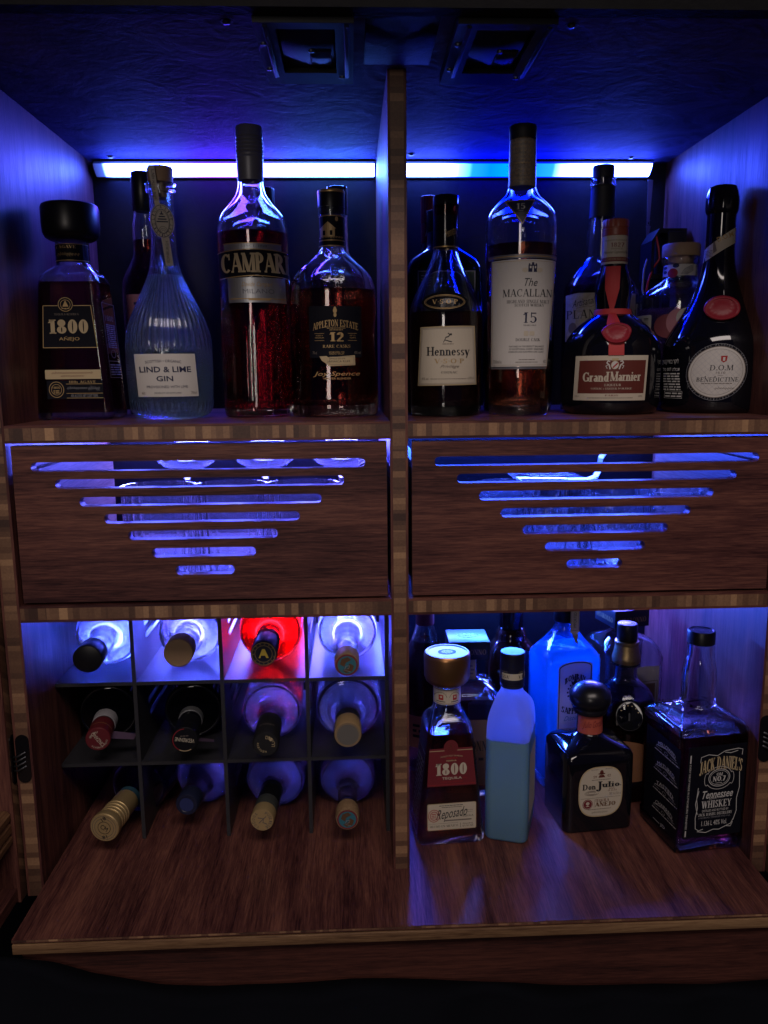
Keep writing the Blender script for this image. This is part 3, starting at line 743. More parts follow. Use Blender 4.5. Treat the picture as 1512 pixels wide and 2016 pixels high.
# ------------------------------------------------------------ black cloth
def cloth():
    t_vs, fs = [], []; nx, ny = 150, 60
    q = random.Random(3); fold = [(q.uniform(-420, 430), q.uniform(25, 70), q.uniform(-1, 1)) for _ in range(26)]
    edge = [(-640, -30), (-415, -18), (-370, -26), (-330, -42), (-260, -57), (-200, -63), (-140, -62), (-60, -60), (20, -63), (80, -69), (150, -76), (240, -80), (330, -82), (420, -80), (640, -70)]
    for j in range(ny + 1):
        v = j / ny
        for i in range(nx + 1):
            x = -640 + 1280 * i / nx
            for (xa, za), (xb, zb) in zip(edge, edge[1:]):
                if xa <= x <= xb: ze = za + (zb - za) * (x - xa) / (xb - xa)
            f = sum(a * math.exp(-((x + 90 * v * a - c0) / wd) ** 2) for c0, wd, a in fold)
            y = -112 - 210 * v ** 1.3 - 16 * f * (.3 + v) - 5 * math.sin(x * .05 + v * 6)
            z = ze - 6 * math.sin(x * .043) * .12 - 150 * v ** .8 + 15 * f * min(1, v * 3) + 5 * math.sin(v * 15 + x * .02) * v
            if j == 0: y = -97; z -= 4
            t_vs.append((x, y, z))
    for j in range(ny):
        for i in range(nx):
            a = j * (nx + 1) + i; fs.append((a, a + 1, a + nx + 2, a + nx + 1))
    o = mesh('black_cloth', t_vs, fs, pm('black_fabric', (.003, .0035, .006), .9, spec=.1), None, smooth=180)
    md = o.modifiers.new('thickness', 'SOLIDIFY'); md.thickness = .002
    tag(o, 'black cloth draped in folds along the foot of the cabinet', 'cloth')
cloth()

# ============================================================ bottles on the upper shelf
ZS = 520.3
CX, CY = -50.4, -867.4
def face(x, y, extra=0): return math.atan2(x - CX, y - CY) * -1 + R(extra)     # turned towards the middle of the room
# --- square anejo tequila with round black stopper
t = thing('tequila_bottle', 'square tapering dark tequila bottle with wide black round stopper, leftmost on the top shelf', 'bottle', (-370, 130, ZS))
pr = [(0, 40, 31, 8), (2.5, 43.5, 35, 9), (6, 44, 35.5, 9), (84, 38.8, 32, 9), (156, 34.2, 29, 9), (163, 32.5, 27.5, 10), (169, 27, 24.5, 14), (174, 21, 20.5, 18), (178, 18.8, 18.8, 18.8), (205, 18.5, 18.5, 18.5)]
vessel(t, pr, glass, dark_amber, 156, wall=3, base=9, n=64)
loft('stopper', [(203, 17), (204, 24), (207, 29), (212, 31.5), (220, 32.2), (239, 32.2), (242.5, 31), (244, 28.5), (244.6, 0.5)], black_p, t, n=64)
L = Lab(525, 720, 0, 189, .165)
L.rect(412, 660, 640, 782, blackp).s('% AGAVE', 440, 672, 580, 692, goldink, 1, T=.2).scrawl(450, 715, 600, 750, goldink, 2.5).rect(412, 770, 640, 775, goldink, 1).rect(412, 662, 640, 665, goldink, 1)
L.build('neck_band', t, onround(pr), cut=3)
fz = lambda v: at(pr, v)[2]
L = Lab(503, 1250, 0, 102, .1583, .157)
L.quad([(330, 1078), (665, 1078), (697, 1375), (312, 1375)], blackp)
for a, b in (((328, 1078), (665, 1078)), ((665, 1078), (697, 1376)), ((697, 1376), (312, 1376)), ((312, 1376), (328, 1078))): L.ln([a, b], 4.5, goldink)
L.ell(487, 1070, 56, 54, blackp, 2).rg(487, 1070, 52, 50, 4, goldink, 3).rg(487, 1070, 36, 34, 3, goldink, 3).quad([(487, 1040), (508, 1085), (466, 1085)], goldink, 3).tiny(460, 1092, 514, 1104, goldink, 1, 3)
L.s('TEQUILA RESERVA', 404, 1132, 578, 1146, dim_p, 2).s('1800', 355, 1176, 640, 1276, tan, 2, T=.27, th=.09, gap=.03).t('AÑEJO', 428, 1296, 574, 1332, goldink, 2)
L.rr(313, 1535, 712, 1602, 6, tan, 1).scrawl(360, 1550, 655, 1566, brownp, 3, 16, 2).scrawl(425, 1574, 590, 1586, brownp, 3, 10, 2)
L.rect(320, 1612, 722, 1745, blackp).rg(388, 1678, 54, 58, 4, goldink, 1).rg(388, 1678, 38, 40, 3, goldink, 1).t('1800', 362, 1655, 414, 1672, goldink, 2).tiny(366, 1680, 412, 1708, goldink, 2)
L.s('100% AGAVE', 480, 1614, 672, 1632, goldink, 2).rect(458, 1636, 718, 1639, goldink, 1).scrawl(465, 1655, 610, 1680, greyink, 2.5, 10).scrawl(615, 1650, 700, 1690, greyink, 2.5, 6).rect(458, 1704, 720, 1707, goldink, 1).t('40% ALC/VOL NET CONT 750ML', 490, 1712, 685, 1734, greyink, 2).rect(458, 1738, 722, 1741, goldink, 1)
L.build('front_label', t, onfront(fz))
L = Lab(800, 1300, 0, 95, .50, .163)
L.fr(752, 1065, 850, 1590, 3, dim_p).t('1800', 766, 1150, 830, 1190, dim_p).tiny(766, 1210, 835, 1380, greyink, 12).rg(800, 1420, 20, 30, 4, dim_p).rect(752, 1470, 850, 1474, dim_p).tiny(760, 1490, 842, 1575, greyink, 5)
L.build('side_label', t, onright(lambda v: at(pr, v)[1]))
# --- tall dark bottle with pink label
t = thing('rum_bottle', 'tall dark bottle with black cap and pink label, behind the ribbed gin bottle', 'bottle', (-312, 240, ZS), face(-312, 240))
pr = sm([(0, 29), (3, 31.5), (84, 31.8), (156, 31.8), (174, 29.5), (190, 21.5), (205, 15.6), (222, 15.4), (238, 15.4), (252, 13), (262, 12.6)], 3)
vessel(t, pr, glass, dark_amber, 221)
cap_round(t, 256, 304, 13.4, black_p)
L = Lab(1010, 1200, 0, 118, .185)
L.rect(865, 1020, 1160, 1400, pink_p).rect(912, 1072, 1110, 1090, navy, 1).s('T', 898, 1170, 926, 1215, navy).tiny(930, 1240, 1100, 1330, navy, 4)
L.build('front_label', t, onround(pr), cut=4)
# --- ribbed gin
t = thing('gin_bottle', 'clear ribbed gin bottle with wooden cork and long paper neck strip', 'bottle', (-264.5, 128, ZS), face(-264.5, 128))
pr = [(0, 31), (2.5, 41), (9, 46.5), (19, 48.8), (38, 50), (57, 50.2), (76, 50), (95, 48.2), (114, 42.8), (136, 32.5), (160, 21.5), (177, 16.8), (206, 14), (250, 13.6), (256, 13.8)]
prs = sm(pr, 5) + [(257, 16.6), (258, 17.2), (265.5, 17.2), (266.5, 16.6)]
def ribs(th, z):
    k = 0 if z < 3 or 21.5 < z < 76 or z > 178 else 1
    if 76 <= z < 82: k = (z - 76) / 6
    if 140 < z <= 178: k = (178 - z) / 38
    return .62 * k * math.cos(38 * th)
vessel(t, prs, glass_aqua, gin_l, 164, wall=2.8, base=7, n=228, mod=ribs)
loft('cork_stopper', [(250, 9.5), (266.8, 10.2), (267, 14.2), (282, 14.6), (284, 13.6), (284.3, 0.5)], cork, t, n=48)
L = Lab(1151, 495, 0, 222.9, .1593, .154, lean=-.0085)
L.quad([(1092, 108), (1135, 108), (1146, 385), (1110, 385)], cream).quad([(1130, 610), (1186, 610), (1196, 818), (1142, 818)], cream).ell(1150, 495, 82, 122, cream, 0)
L.rg(1150, 495, 76, 116, 4, navy, 1).rg(1150, 497, 52, 88, 4, navy, 1).rg(1150, 500, 45, 80, 2, navy, 1)
for y in (440, 458, 476, 494): L.rect(1150 - (y - 415) * .5, y, 1150 + (y - 415) * .5, y + 9, navy, 2)
for r_ in (12, 22, 32): L.rg(1150, 572, r_, r_ * 1.3, 2.5, navy, 2, a0=180, a1=360, n=16)
L.rect(1146, 425, 1154, 440, navy, 2)
def arctext(L, txt, cx, cy, rx, ry, a0, a1, size, mt, flip=1, ly=2, kind='t'):
    n = len(txt)
    for i, ch in enumerate(txt):
        if ch == ' ': continue
        a = R(a0 + (a1 - a0) * (i / (n - 1) if n > 1 else .5)); x, y = cx + rx * math.cos(a), cy + ry * math.sin(a)
        w2 = size * (.18 if ch in "I'.1" else .34)
        getattr(L, kind)(ch, x - w2, y - size / 2, x + w2, y + size / 2, mt, ly, rot=a + flip * math.pi / 2)
arctext(L, 'LIND & LIME', 1150, 495, 63, 101, -172, -8, 19, navy)
arctext(L, 'DISTILLERY', 1150, 495, 63, 101, 165, 15, 19, navy, -1)
L.t('LIME WITH HINTS', 1118 - 105, 240 - 11, 1118 + 105, 240 + 11, navy, rot=R(-88)).t('EDINBURGH', 1164 - 78, 715 - 10, 1164 + 78, 715 + 10, navy, rot=R(-88))
def stripf(u, v, h):
    return (u, -(max(at(prs, v)[1], at(prs, v - 8)[1], 17.4 if 245 < v < 270 else 14.8 if v >= 270 else 0) + h + .4), v)
L.build('neck_strip', t, stripf, cut=4)
L = Lab(1197, 1585, 0, 50.1, .161, .1583, lean=-.0086)
L.rect(962, 1434, 1378, 1738, white).t('SCOTTISH • ORGANIC', 1035, 1475, 1278, 1494, navy, arc=8).t('LIND & LIME', 990, 1524, 1340, 1565, navy, bold=.02).t('GIN', 1098, 1590, 1212, 1628, navy, bold=.02).t('PROVISIONED WITH LIME', 1028, 1658, 1306, 1676, navy).t('PRODUCT OF SCOTLAND', 1076, 1706, 1258, 1716, navy).t('46%', 988, 1702, 1012, 1722, dim_p).t('70cl', 1326, 1702, 1364, 1720, dim_p)
L.build('front_label', t, onround(prs), cut=3)
# --- red bitter
t = thing('bitter_bottle', 'tall red bitter aperitif bottle with grey screw capsule and silver and black label', 'bottle', (-162.5, 135, ZS), face(-162.5, 135))
pr = sm([(0, 36), (2, 39), (8, 40.2), (14, 40.2), (60, 40.6), (113, 40.9), (169, 40.8), (205, 41.3), (213, 41.2), (221, 40), (231, 36.6), (238, 31.2), (245, 24.6), (254, 18.2), (262, 15.4), (272, 14.3), (300, 13.4), (318, 13.2)], 4)
vessel(t, pr, glass, red_l, 211, wall=2.8, base=10, n=160, mod=lambda th, z: (.22 if 10 < z < 105 else 0) * math.cos(40 * th))
loft('capsule', [(270, 15), (294, 15.5), (295, 15.9), (297, 15.3)] + [(299 + k * 4 + d, 15.9 - e) for k in range(5) for d, e in ((0, 0), (1.6, .9), (3, 0))] + [(319, 15.4), (328, 15.3), (329.6, 14.4)], grey_cap, t, n=96, smooth=30)
L = Lab(372, 1000, 0, 165, .1855, .181, lean=-.0064)
L.rect(202, 832, 550, 868, silver).rect(200, 826, 552, 832, goldink, 1).s('SINCE 1860', 306, 838, 462, 852, grey_cap, 1)
L.quad([(158, 872), (585, 868), (587, 1030), (166, 1036)], blackp).ln([(158, 876), (370, 864), (585, 872)], 5, goldink).ln([(166, 1036), (370, 1024), (587, 1030)], 5, goldink)
L.s('CAMPARI', 178, 888, 597, 1005, tan, 2, T=.26, th=.1, gap=-.01)
L.rect(210, 1036, 562, 1188, silver, 0).t('Davide Campari', 292, 1062, 482, 1100, goldink, 1, shear=.5).t('MILANO', 298, 1106, 490, 1134, grey_cap, 1).rect(212, 1162, 560, 1168, goldink, 1).rg(390, 1080, 62, 60, 2, pm('pale_silver', (.46, .46, .47), .4, metal=.6), .5).rect(330, 1166, 462, 1176, goldink, 1)
L.build('front_label', t, onround(pr), cut=3)
# --- aged rum, waisted bottle
t = thing('rum_bottle', 'waisted dark rum bottle with black label reading twelve, beside the divider', 'bottle', (-69.5, 122, ZS), face(-69.5, 122))
k = .70
pr0 = [(0, 45), (1.5, 50), (8, 51.6), (14, 51.6), (27, 51.8), (55, 50.4), (78, 48.6), (102, 49), (121, 50.2), (147, 49.6), (160, 45.5), (170, 37.5), (179, 26.8), (188, 17.2), (194, 14.5), (228, 14), (229.5, 15.4), (238, 15.5)]
pr = [(z, a, max(min(a, 15.5), a * k) if a > 16 else a, -1) for z, a in sm(pr0, 3)]
vessel(t, pr, glass, dark_amber, 146, wall=3, base=14)
loft('stopper', [(230, 12.5), (238.3, 13), (238.4, 15.6), (255, 15.8), (257, 15), (257.3, 0.5)], black_p, t, n=48)
loft('stopper_rim', [(253.5, 15.9), (254, 16.1), (256, 16), (257, 15.2)], gold, t, n=48, cap0=False, cap1=False)
L = Lab(853, 755, 0, 211, .188)
L.rect(772, 662, 935, 845, blackp).rect(772, 664, 935, 668, goldink, 1).rect(772, 806, 935, 812, goldink, 1).rect(772, 838, 935, 844, goldink, 1).quad([(778, 742), (830, 700), (880, 742)], goldink, 1).rect(786, 742, 872, 788, goldink, 1).rect(800, 752, 815, 780, blackp, 2).rect(842, 752, 857, 780, blackp, 2).scrawl(780, 780, 920, 800, goldink, 3, 9, 2).ell(883, 685, 9, 14, goldink, 1)
L.build('neck_band', t, onround(pr), cut=2.5)
L = Lab(875, 1350, 1.5, 100.6, .1837, .180)
L.rr(716, 1210, 1042, 1530, 8, blackp)
L.ell(877, 1238, 12, 16, goldink, 1).ell(877, 1264, 9, 14, goldink, 1).quad([(868, 1224), (877, 1212), (886, 1224)], goldink, 1)
L.s('APPLETON ESTATE', 740, 1294, 1018, 1336, goldink, 2, T=.2, th=.08, gap=.04, arc=24).tiny(826, 1342, 940, 1350, goldink).tiny(842, 1354, 924, 1361, goldink)
L.s('12', 840, 1372, 928, 1428, goldink, 2, T=.24, th=.09).t('AGED A', 756, 1388, 800, 1396, goldink).t('MINIMUM', 752, 1402, 806, 1410, goldink).t('OF 12', 966, 1388, 1000, 1396, goldink).t('YEARS', 964, 1402, 1002, 1410, goldink)
for y in (1378, 1422): L.rect(748, y, 808, y + 2, goldink, 1).rect(955, y, 1010, y + 2, goldink, 1)
L.s('RARE CASKS', 798, 1450, 968, 1468, goldink, 2).t('ESTABLISHED 1749', 836, 1492, 930, 1500, goldink).t('NASSAU VALLEY', 838, 1503, 930, 1511, goldink).t('70 cl', 735, 1490, 760, 1508, dim_p).t('43% vol', 992, 1490, 1032, 1508, dim_p)
L.quad([(776, 1522), (820, 1520), (830, 1528), (996, 1516), (998, 1578), (835, 1584), (818, 1568), (790, 1548)], tan, 1).t('SINGLE ESTATE', 840, 1532, 936, 1541, ink).t('JAMAICA RUM', 824, 1548, 964, 1564, ink).fr(838, 1524, 990, 1574, 2, dim_p, 2)
L.t('Joy Spence', 735, 1618, 1026, 1652, goldink, shear=.3).t('MASTER BLENDER', 800, 1656, 970, 1668, goldink)
L.build('front_label', t, onround(pr), cut=4)
L = Lab(875, 1040, 1, 156, .1837, .18); L.t('1749', 800, 1020, 945, 1060, glass, 0, bold=.02); L.build('embossed_date', t, onround(pr), cut=3, base=.6)
# --- bottles half hidden behind
t = thing('spirit_bottle', 'bottle with dark cap half hidden behind the waisted rum bottle', 'bottle', (-64, 245, ZS), 0)
pr = sm([(0, 38), (3, 41), (90, 41.3), (165, 40.6), (176, 38.5), (186, 30.5), (196, 22), (206, 14.5), (240, 13.2), (262, 13)], 3)
vessel(t, pr, glass, dark_amber, 172); cap_round(t, 250, 287, 13.6, GL('smoky_cap', (.35, .35, .4)), ridges=0)
loft('cap_liner', [(252, 11.8), (284, 11.8)], black_p, t, n=32)
t = thing('spirit_bottle', 'bottle with ridged black screw cap almost hidden behind the red bitter bottle', 'bottle', (-157.5, 255, ZS), 0)
pr = sm([(0, 33), (3, 36), (100, 36), (165, 35), (190, 26), (210, 14), (240, 11), (268, 10.4)], 3)
solid(t, pr, glass_black); cap_round(t, 262, 288, 11.4, black_p, ridges=20)
# --- cognac
t = thing('cognac_bottle', 'dark cognac bottle with cream label and oval black plaque, right of the divider', 'bottle', (62.5, 115, ZS), face(62.5, 115))
pr = sm([(0, 38), (2, 40.5), (10, 41.4), (16, 41.4), (35, 41.8), (73, 42.6), (103, 43.2), (121, 42), (133, 38.6), (147, 32.2), (165, 23.4), (183, 16), (194, 14.4), (226, 14.1), (238, 14)], 4)
vessel(t, pr, glass, pm('black_cognac', (.012, .004, .003), .05, spec=.5), 119, wall=3.2, base=12)
collar(t, 193, 227, pr, black_gloss, off=.5); collar(t, 191.6, 193, pr, gold, 'gold_ring', off=.6)
loft('stopper', [(228, 10.5), (239, 10.8), (239.2, 14.8), (248, 14.8), (249.6, 14)], black_gloss, t, n=48)
loft('stopper_sleeve', [(227.2, 14.8), (238.9, 14.9), (238.9, 14.2), (227.2, 14.2), (227.2, 14.8)], amber, t, n=48, cap0=False, cap1=False)
L = Lab(318, 775, 0, 206, .186); L.t('Hennessy', 316, 735, 384, 800, goldink, shear=.4, rot=R(-25)); L.build('signature', t, onround(pr), cut=3, base=.7)
L = Lab(333, 1185, -1, 128.7, .1834, .1778)
L.ell(333, 1185, 138, 62, black_gloss).rg(333, 1185, 122, 46, 3, goldink, 1).rg(333, 1185, 114, 39, 2, goldink, 1).s('V·S·O·P'.replace('·', '-'), 258, 1170, 410, 1198, goldink, 2, T=.16)
L.build('oval_plaque', t, onround(pr), cut=3, base=1.2)
L = Lab(323, 1500, 0, 72.1, .1839, .180, lean=.0007)
L.quad([(168, 1338), (503, 1332), (519, 1700), (151, 1706)], tan).quad([(176, 1346), (496, 1340), (511, 1692), (160, 1698)], cream, 1)
for ins in (16, 22): L.ln([(160 + ins, 1330 + ins), (511 - ins, 1324 + ins), (527 - ins, 1708 - ins), (144 + ins, 1714 - ins), (160 + ins, 1330 + ins)], 2, dim_p, 2)
L.ln([(338, 1378), (350, 1388), (340, 1400), (325, 1404)], 7, ink, 2).ln([(325, 1404), (318, 1420), (345, 1428), (362, 1432)], 6, ink, 2).ln([(322, 1412), (310, 1436)], 4, ink, 2).ell(356, 1386, 6, 7, ink, 2).tiny(305, 1440, 372, 1450, dim_p)
L.s('Hennessy', 208, 1462, 472, 1516, ink, 3, T=.19, th=.07, gap=.03).s('V-S-O-P', 255, 1536, 436, 1564, goldink, 3).t('Privilège', 292, 1574, 408, 1598, dim_p, 3, shear=.5).s('COGNAC', 298, 1614, 396, 1628, ink, 3).t('40% vol.', 178, 1652, 222, 1668, dim_p, 3).tiny(232, 1658, 452, 1666, dim_p).t('e70cl', 460, 1650, 498, 1666, dim_p, 3)
L.build('front_label', t, onround(pr), cut=3)
L = Lab(325, 1045, 0, 153, .1834, .178)
for dx, dy in ((30, -38), (45, -44), (50, -30), (10, -28), (-5, -20), (-25, -12), (-40, 2), (-48, -6), (-20, 2), (-2, 8), (15, 12), (-35, 22), (-28, 34), (-12, 36), (0, 38), (18, 38), (40, 38), (55, 36), (30, 26), (12, 24)): L.ell(325 + dx, 1045 + dy, 6, 5, glass, 0, 10)
L.build('embossed_figure', t, onround(pr), cut=0, base=.8)
# --- single malt
t = thing('whisky_bottle', 'tall single malt bottle with ornate foil neck and large white label', 'bottle', (149.5, 110, ZS), face(149.5, 110))
pr = sm([(0, 32), (1.5, 34), (6, 35), (55, 36.4), (109, 38.2), (164, 40), (197, 40.8), (218, 41), (229, 37.6), (238, 30.4), (248, 19.8), (256, 15.9), (264, 14.8), (300, 14), (308, 13.8)], 4)
vessel(t, pr, glass, amber, 193, wall=2.8, base=12)
foil = rough_mat('patterned_foil', (.12, .10, .08), 260, .5, .4, (.34, .27, .20), dist=.0006)
loft('foil_sleeve', [(257.5, 15.5), (258, 15.9), (280, 15.5), (280.5, 15.9), (284, 15.9), (284.5, 15.4), (307, 15.2), (308, 14.6)], foil, t, n=48, smooth=25)
loft('cap', [(308.2, 14.6), (309, 15.3), (322, 15.7), (323.6, 15)], black_m, t, n=48)
L = Lab(790, 350, 0, 282, .184); [L.ell(745 + i * 9, 350 + 5 * (i % 2), 3.6, 4, goldink, 0, 8) for i in range(11)]
for yy in range(205, 340, 24): [L.ln([(725 + k * 24, yy), (733 + k * 24, yy + 10), (741 + k * 24, yy)], 2.5, goldink, 0) for k in range(5)]
for yy in range(385, 465, 24): [L.ln([(725 + k * 24, yy), (733 + k * 24, yy + 10), (741 + k * 24, yy)], 2.5, goldink, 0) for k in range(5)]
L.build('foil_print', t, lambda u, v, h: onround([(250, 16), (310, 15.5)])(u, v, h), cut=3, base=.2)
L = Lab(783, 1250, 0, 116.1, .1836, .1777, lean=.0035)
L.quad([(578, 893), (1000, 893), (998, 918), (580, 918)], grey_cap).rect(580, 903, 999, 908, goldink, 1)
L.quad([(600, 925), (992, 925), (962, 1588), (614, 1588)], white)
L.ln([(606, 935), (986, 935), (957, 1578), (620, 1578), (606, 935)], 3, goldink, 1)
L.quad([(616, 1592), (960, 1592), (960, 1604), (616, 1604)], grey_cap)
L.rect(824, 958, 876, 1002, navy, 2).rect(832, 966, 842, 980, white, 3).rect(848, 966, 856, 1002, white, 3).rect(862, 966, 870, 980, white, 3).rect(844, 944, 858, 958, navy, 2).ell(805, 990, 18, 14, cream, 2).ell(892, 990, 18, 14, cream, 2).rect(826, 950, 834, 958, navy, 2).rect(866, 950, 874, 958, navy, 2)
L.t('The', 805, 1040, 882, 1088, ink, 2, shear=.35).s('MACALLAN', 676, 1106, 974, 1152, ink, 2, T=.15, gap=.05).s('HIGHLAND SINGLE MALT', 702, 1172, 958, 1192, ink, 2).s('SCOTCH WHISKY', 750, 1196, 928, 1213, ink, 2)
L.s('15', 803, 1250, 886, 1314, navy, 2, T=.15).s('YEARS OLD', 806, 1325, 884, 1333, ink, 2).rr(812, 1364, 840, 1396, 6, cream, 2).rr(846, 1366, 876, 1394, 6, cream, 2).s('DOUBLE CASK', 764, 1410, 912, 1428, ink, 2)
L.t('MATURED IN THE PERFECT BALANCE', 726, 1456, 936, 1466, ink).t('OF EXCEPTIONAL SHERRY SEASONED', 726, 1473, 936, 1483, ink).t('AMERICAN AND EUROPEAN OAK CASKS', 722, 1490, 936, 1500, ink).tiny(788, 1540, 884, 1548, dim_p).tiny(768, 1556, 904, 1564, dim_p).t('700ml e', 628, 1546, 682, 1568, dim_p).t('43%', 936, 1546, 958, 1566, dim_p)
L.build('front_label', t, onround(pr), cut=3)
L = Lab(840, 660, 0, 225, .1836, .178)
L.quad([(738, 592), (916, 592), (848, 735)], pm('shadow_blue_print', (.02, .02, .05), .4)).ln([(738, 592), (916, 592), (848, 735), (738, 592)], 8, goldink).s('15', 808, 612, 860, 648, whiteink).tiny(822, 655, 850, 660, whiteink)
def malt(u, v, h):
    return (u, -(max(at(pr, v)[1], 30) ** 2 - u * u) ** .5 - h - .2 if v > 218 else onround(pr)(u, v, h)[1], v)
L.build('neck_shield', t, lambda u, v, h: (u, -(at(pr, max(210, v - 6))[1] ** 2 - u * u if at(pr, max(210, v - 6))[1] > abs(u) + 2 else 4) ** .5 - h, v), cut=3, base=1)
# --- behind the cognac
t = thing('herbal_liqueur_bottle', 'square dark green liqueur bottle with black collar behind the cognac bottle', 'bottle', (70.5, 222, ZS), 0)
pr = [(0, 45, 35, 12), (3, 48, 38, 14), (170, 48.3, 38, 14), (182, 46.5, 37, 15), (190, 43, 34, 17), (197, 36, 30, 20), (203, 28, 26, 22), (208, 21, 21, 21), (212, 20, 20, 20), (226, 19.5, 19.5, 19.5)]
solid(t, pr, glass_green); cap_round(t, 226.2, 253, 20.4, black_m)
L = Lab(292, 1100, 0, 153.4, .2021, .1954)
L.fr(118, 988, 476, 1500, 6, grey_p).tiny(140, 1010, 175, 1080, grey_p, 4, fill=.3).rect(122, 994, 470, 1496, pm('green_label', (.01, .03, .015), .5), 0)
L.build('front_label', t, onfront(38.2))
t = thing('spirit_bottle', 'bottle with red ridged screw cap behind the dark green liqueur bottle', 'bottle', (62.4, 308, ZS), 0)
pr = sm([(0, 33), (3, 36), (110, 36), (170, 34), (200, 20), (222, 11.5), (262, 11)], 3)
solid(t, pr, glass_brown); cap_round(t, 252, 288, 12.2, pm('red_cap', (.30, .02, .03), .35), ridges=22)
loft('red_collar', [(226, 12.4), (250, 12.2)], pm('red_cap', (0, 0, 0)), t, n=32)
L = Lab(0, 0, 0, 240, 1); L.t('Ma', -7, -6, 7, 6, whiteink, shear=.3); L.build('cap_print', t, onround([(220, 12.6), (260, 12.3)]), cut=2)
t = thing('liqueur_bottle', 'round squat black bottle hidden behind the single malt', 'bottle', (171.5, 226, ZS), 0)
solid(t, sm([(0, 42), (4, 45), (60, 46.5), (95, 46.5), (116, 44.5), (131, 36), (146, 15), (175, 13)], 3), glass_black); cap_round(t, 170, 192, 14, black_p)
# --- barbados style rum
t = thing('rum_bottle', 'long necked dark rum bottle with crumpled parchment label behind the ribboned liqueur', 'bottle', (277, 222, ZS), face(277, 222, 6))
pr = sm([(0, 43), (4, 46.6), (95, 47), (150, 45.6), (164, 41), (177, 32.4), (187, 24), (196, 20.2), (221, 18.4), (245, 15.9), (262, 15), (281, 14.6)], 4) + [(283, 15.6), (292, 15.7)]
vessel(t, pr, glass, dark_amber, 168, wall=3); collar(t, 244, 282.6, pr, black_m, off=.5)
loft('stopper', [(284, 11.5), (292.4, 12), (292.6, 13.4), (306, 13.7), (307.5, 13)], black_m, t, n=40)
L = Lab(345, 1150, 0, 120.1, .1814, .175)
parch = rough_mat('parchment', (.33, .29, .25), 70, .6, .7, (.46, .42, .37), dist=.002)
L.quad([(104, 1000), (180, 990), (420, 1002), (585, 996), (588, 1330), (106, 1335)], parch).t('Artisanal', 145, 1030, 290, 1082, ink, shear=.35, arc=(12, -14)).t('RUM', 430, 1040, 520, 1070, ink, shear=.3).s('PLANTATION', 110, 1112, 586, 1172, ink, T=.13).ln([(170, 1098), (240, 1086), (268, 1092), (290, 1080)], 3, dim_p).ell(150, 1240, 26, 40, dim_p, 1).tiny(250, 1230, 520, 1290, dim_p, 3)
L.build('front_label', t, onround(pr), cut=4)
# --- ribboned orange liqueur
t = thing('orange_liqueur_bottle', 'bulbous black liqueur bottle with red ribbon and wax seal', 'bottle', (263.5, 122, ZS), face(263.5, 122))
pr = sm([(0, 49), (2, 53), (9, 56.4), (24, 57.3), (58, 57.5), (75, 56.2), (88, 52), (100, 43.2), (110, 31.5), (117, 21), (124, 19.6), (141, 21.3), (157, 19), (170, 15.3), (176, 14.6), (205, 14.2)], 4)
solid(t, pr, glass_black, n=96)
red_cap2 = pm('red_brown_cap', (.26, .06, .035), .4)
loft('cap', [(205.2, 14.2), (206, 15), (213, 15), (213.6, 14.3), (215, 14.3), (215.6, 14.9), (222, 15), (224, 14.2)], red_cap2, t, n=96, smooth=30, mod=lambda th, z: .25 * math.cos(24 * th) if z > 214 else 0)
L = Lab(438, 700, 0, 189.5, .166); L.rect(340, 605, 532, 797, cream).t('MAISON FONDÉE', 374, 630, 512, 644, dim_p).s('1827', 412, 655, 498, 684, maroon).t('FRANCE', 416, 690, 488, 702, dim_p).t('Marnier Lapostolle', 364, 708, 520, 734, ink, shear=.5).rect(340, 752, 532, 782, maroon, 1).t('CORDON ROUGE', 374, 758, 512, 774, tan)
L.build('neck_band', t, onround(pr), cut=3, base=.5)
L = Lab(466, 1590, 0, 43.2, .1639, .1599, lean=.0064)
L.rect(220, 1438, 712, 1757, cream).rect(250, 1472, 698, 1706, brownp, 1)
L.ell(492, 1505, 26, 30, white, 2).quad([(476, 1520), (506, 1488), (512, 1496), (482, 1528)], red_p, 3).rg(492, 1505, 26, 30, 3, tan, 3).rect(470, 1458, 514, 1474, tan, 2)
for sx in (-1, 1): L.ln([(492 + sx * 30, 1535), (492 + sx * 38, 1505), (492 + sx * 55, 1490), (492 + sx * 48, 1476), (492 + sx * 34, 1480)], 9, white, 2).ln([(492 + sx * 40, 1500), (492 + sx * 60, 1512), (492 + sx * 50, 1530)], 5, white, 2)
L.s('GrandMarnier'[:5], 280, 1556, 460, 1622, cream, 2, T=.23, th=.09, gap=.0).s('Marnier', 466, 1552, 672, 1618, cream, 2, T=.23, th=.09, gap=.0)
L.s('LIQUEUR', 432, 1638, 544, 1654, cream, 2).s('COGNAC & LIQUEUR D\'ORANGE', 342, 1665, 616, 1678, cream, 2).s('PARIS', 440, 1714, 528, 1725, maroon, 2).tiny(322, 1734, 628, 1741, dim_p).t('50 cl', 232, 1720, 262, 1732, dim_p).t('40%', 664, 1720, 690, 1732, dim_p)
L.build('front_label', t, onround(pr), cut=4)
L = Lab(466, 1000, 0, 138, .1639, .16)
L.quad([(410, 797), (508, 797), (506, 960), (474, 1100), (520, 1210), (550, 1325), (553, 1440), (450, 1440), (447, 1325), (430, 1210), (446, 1100), (412, 960)], ribbon_m)
L.build('ribbon', t, onround(pr), cut=3, base=1.2)
tie = lambda rr_: loft('ribbon_tie', [(115, rr_ + 2.4), (117, rr_ + 1.6), (120.5, rr_ + 1.2), (122, rr_ + .4), (119, rr_ + .6), (115.5, rr_ + 1.2), (115, rr_ + 2.4)], ribbon_m, t, n=64, cap0=False, cap1=False)
tie(20.5)
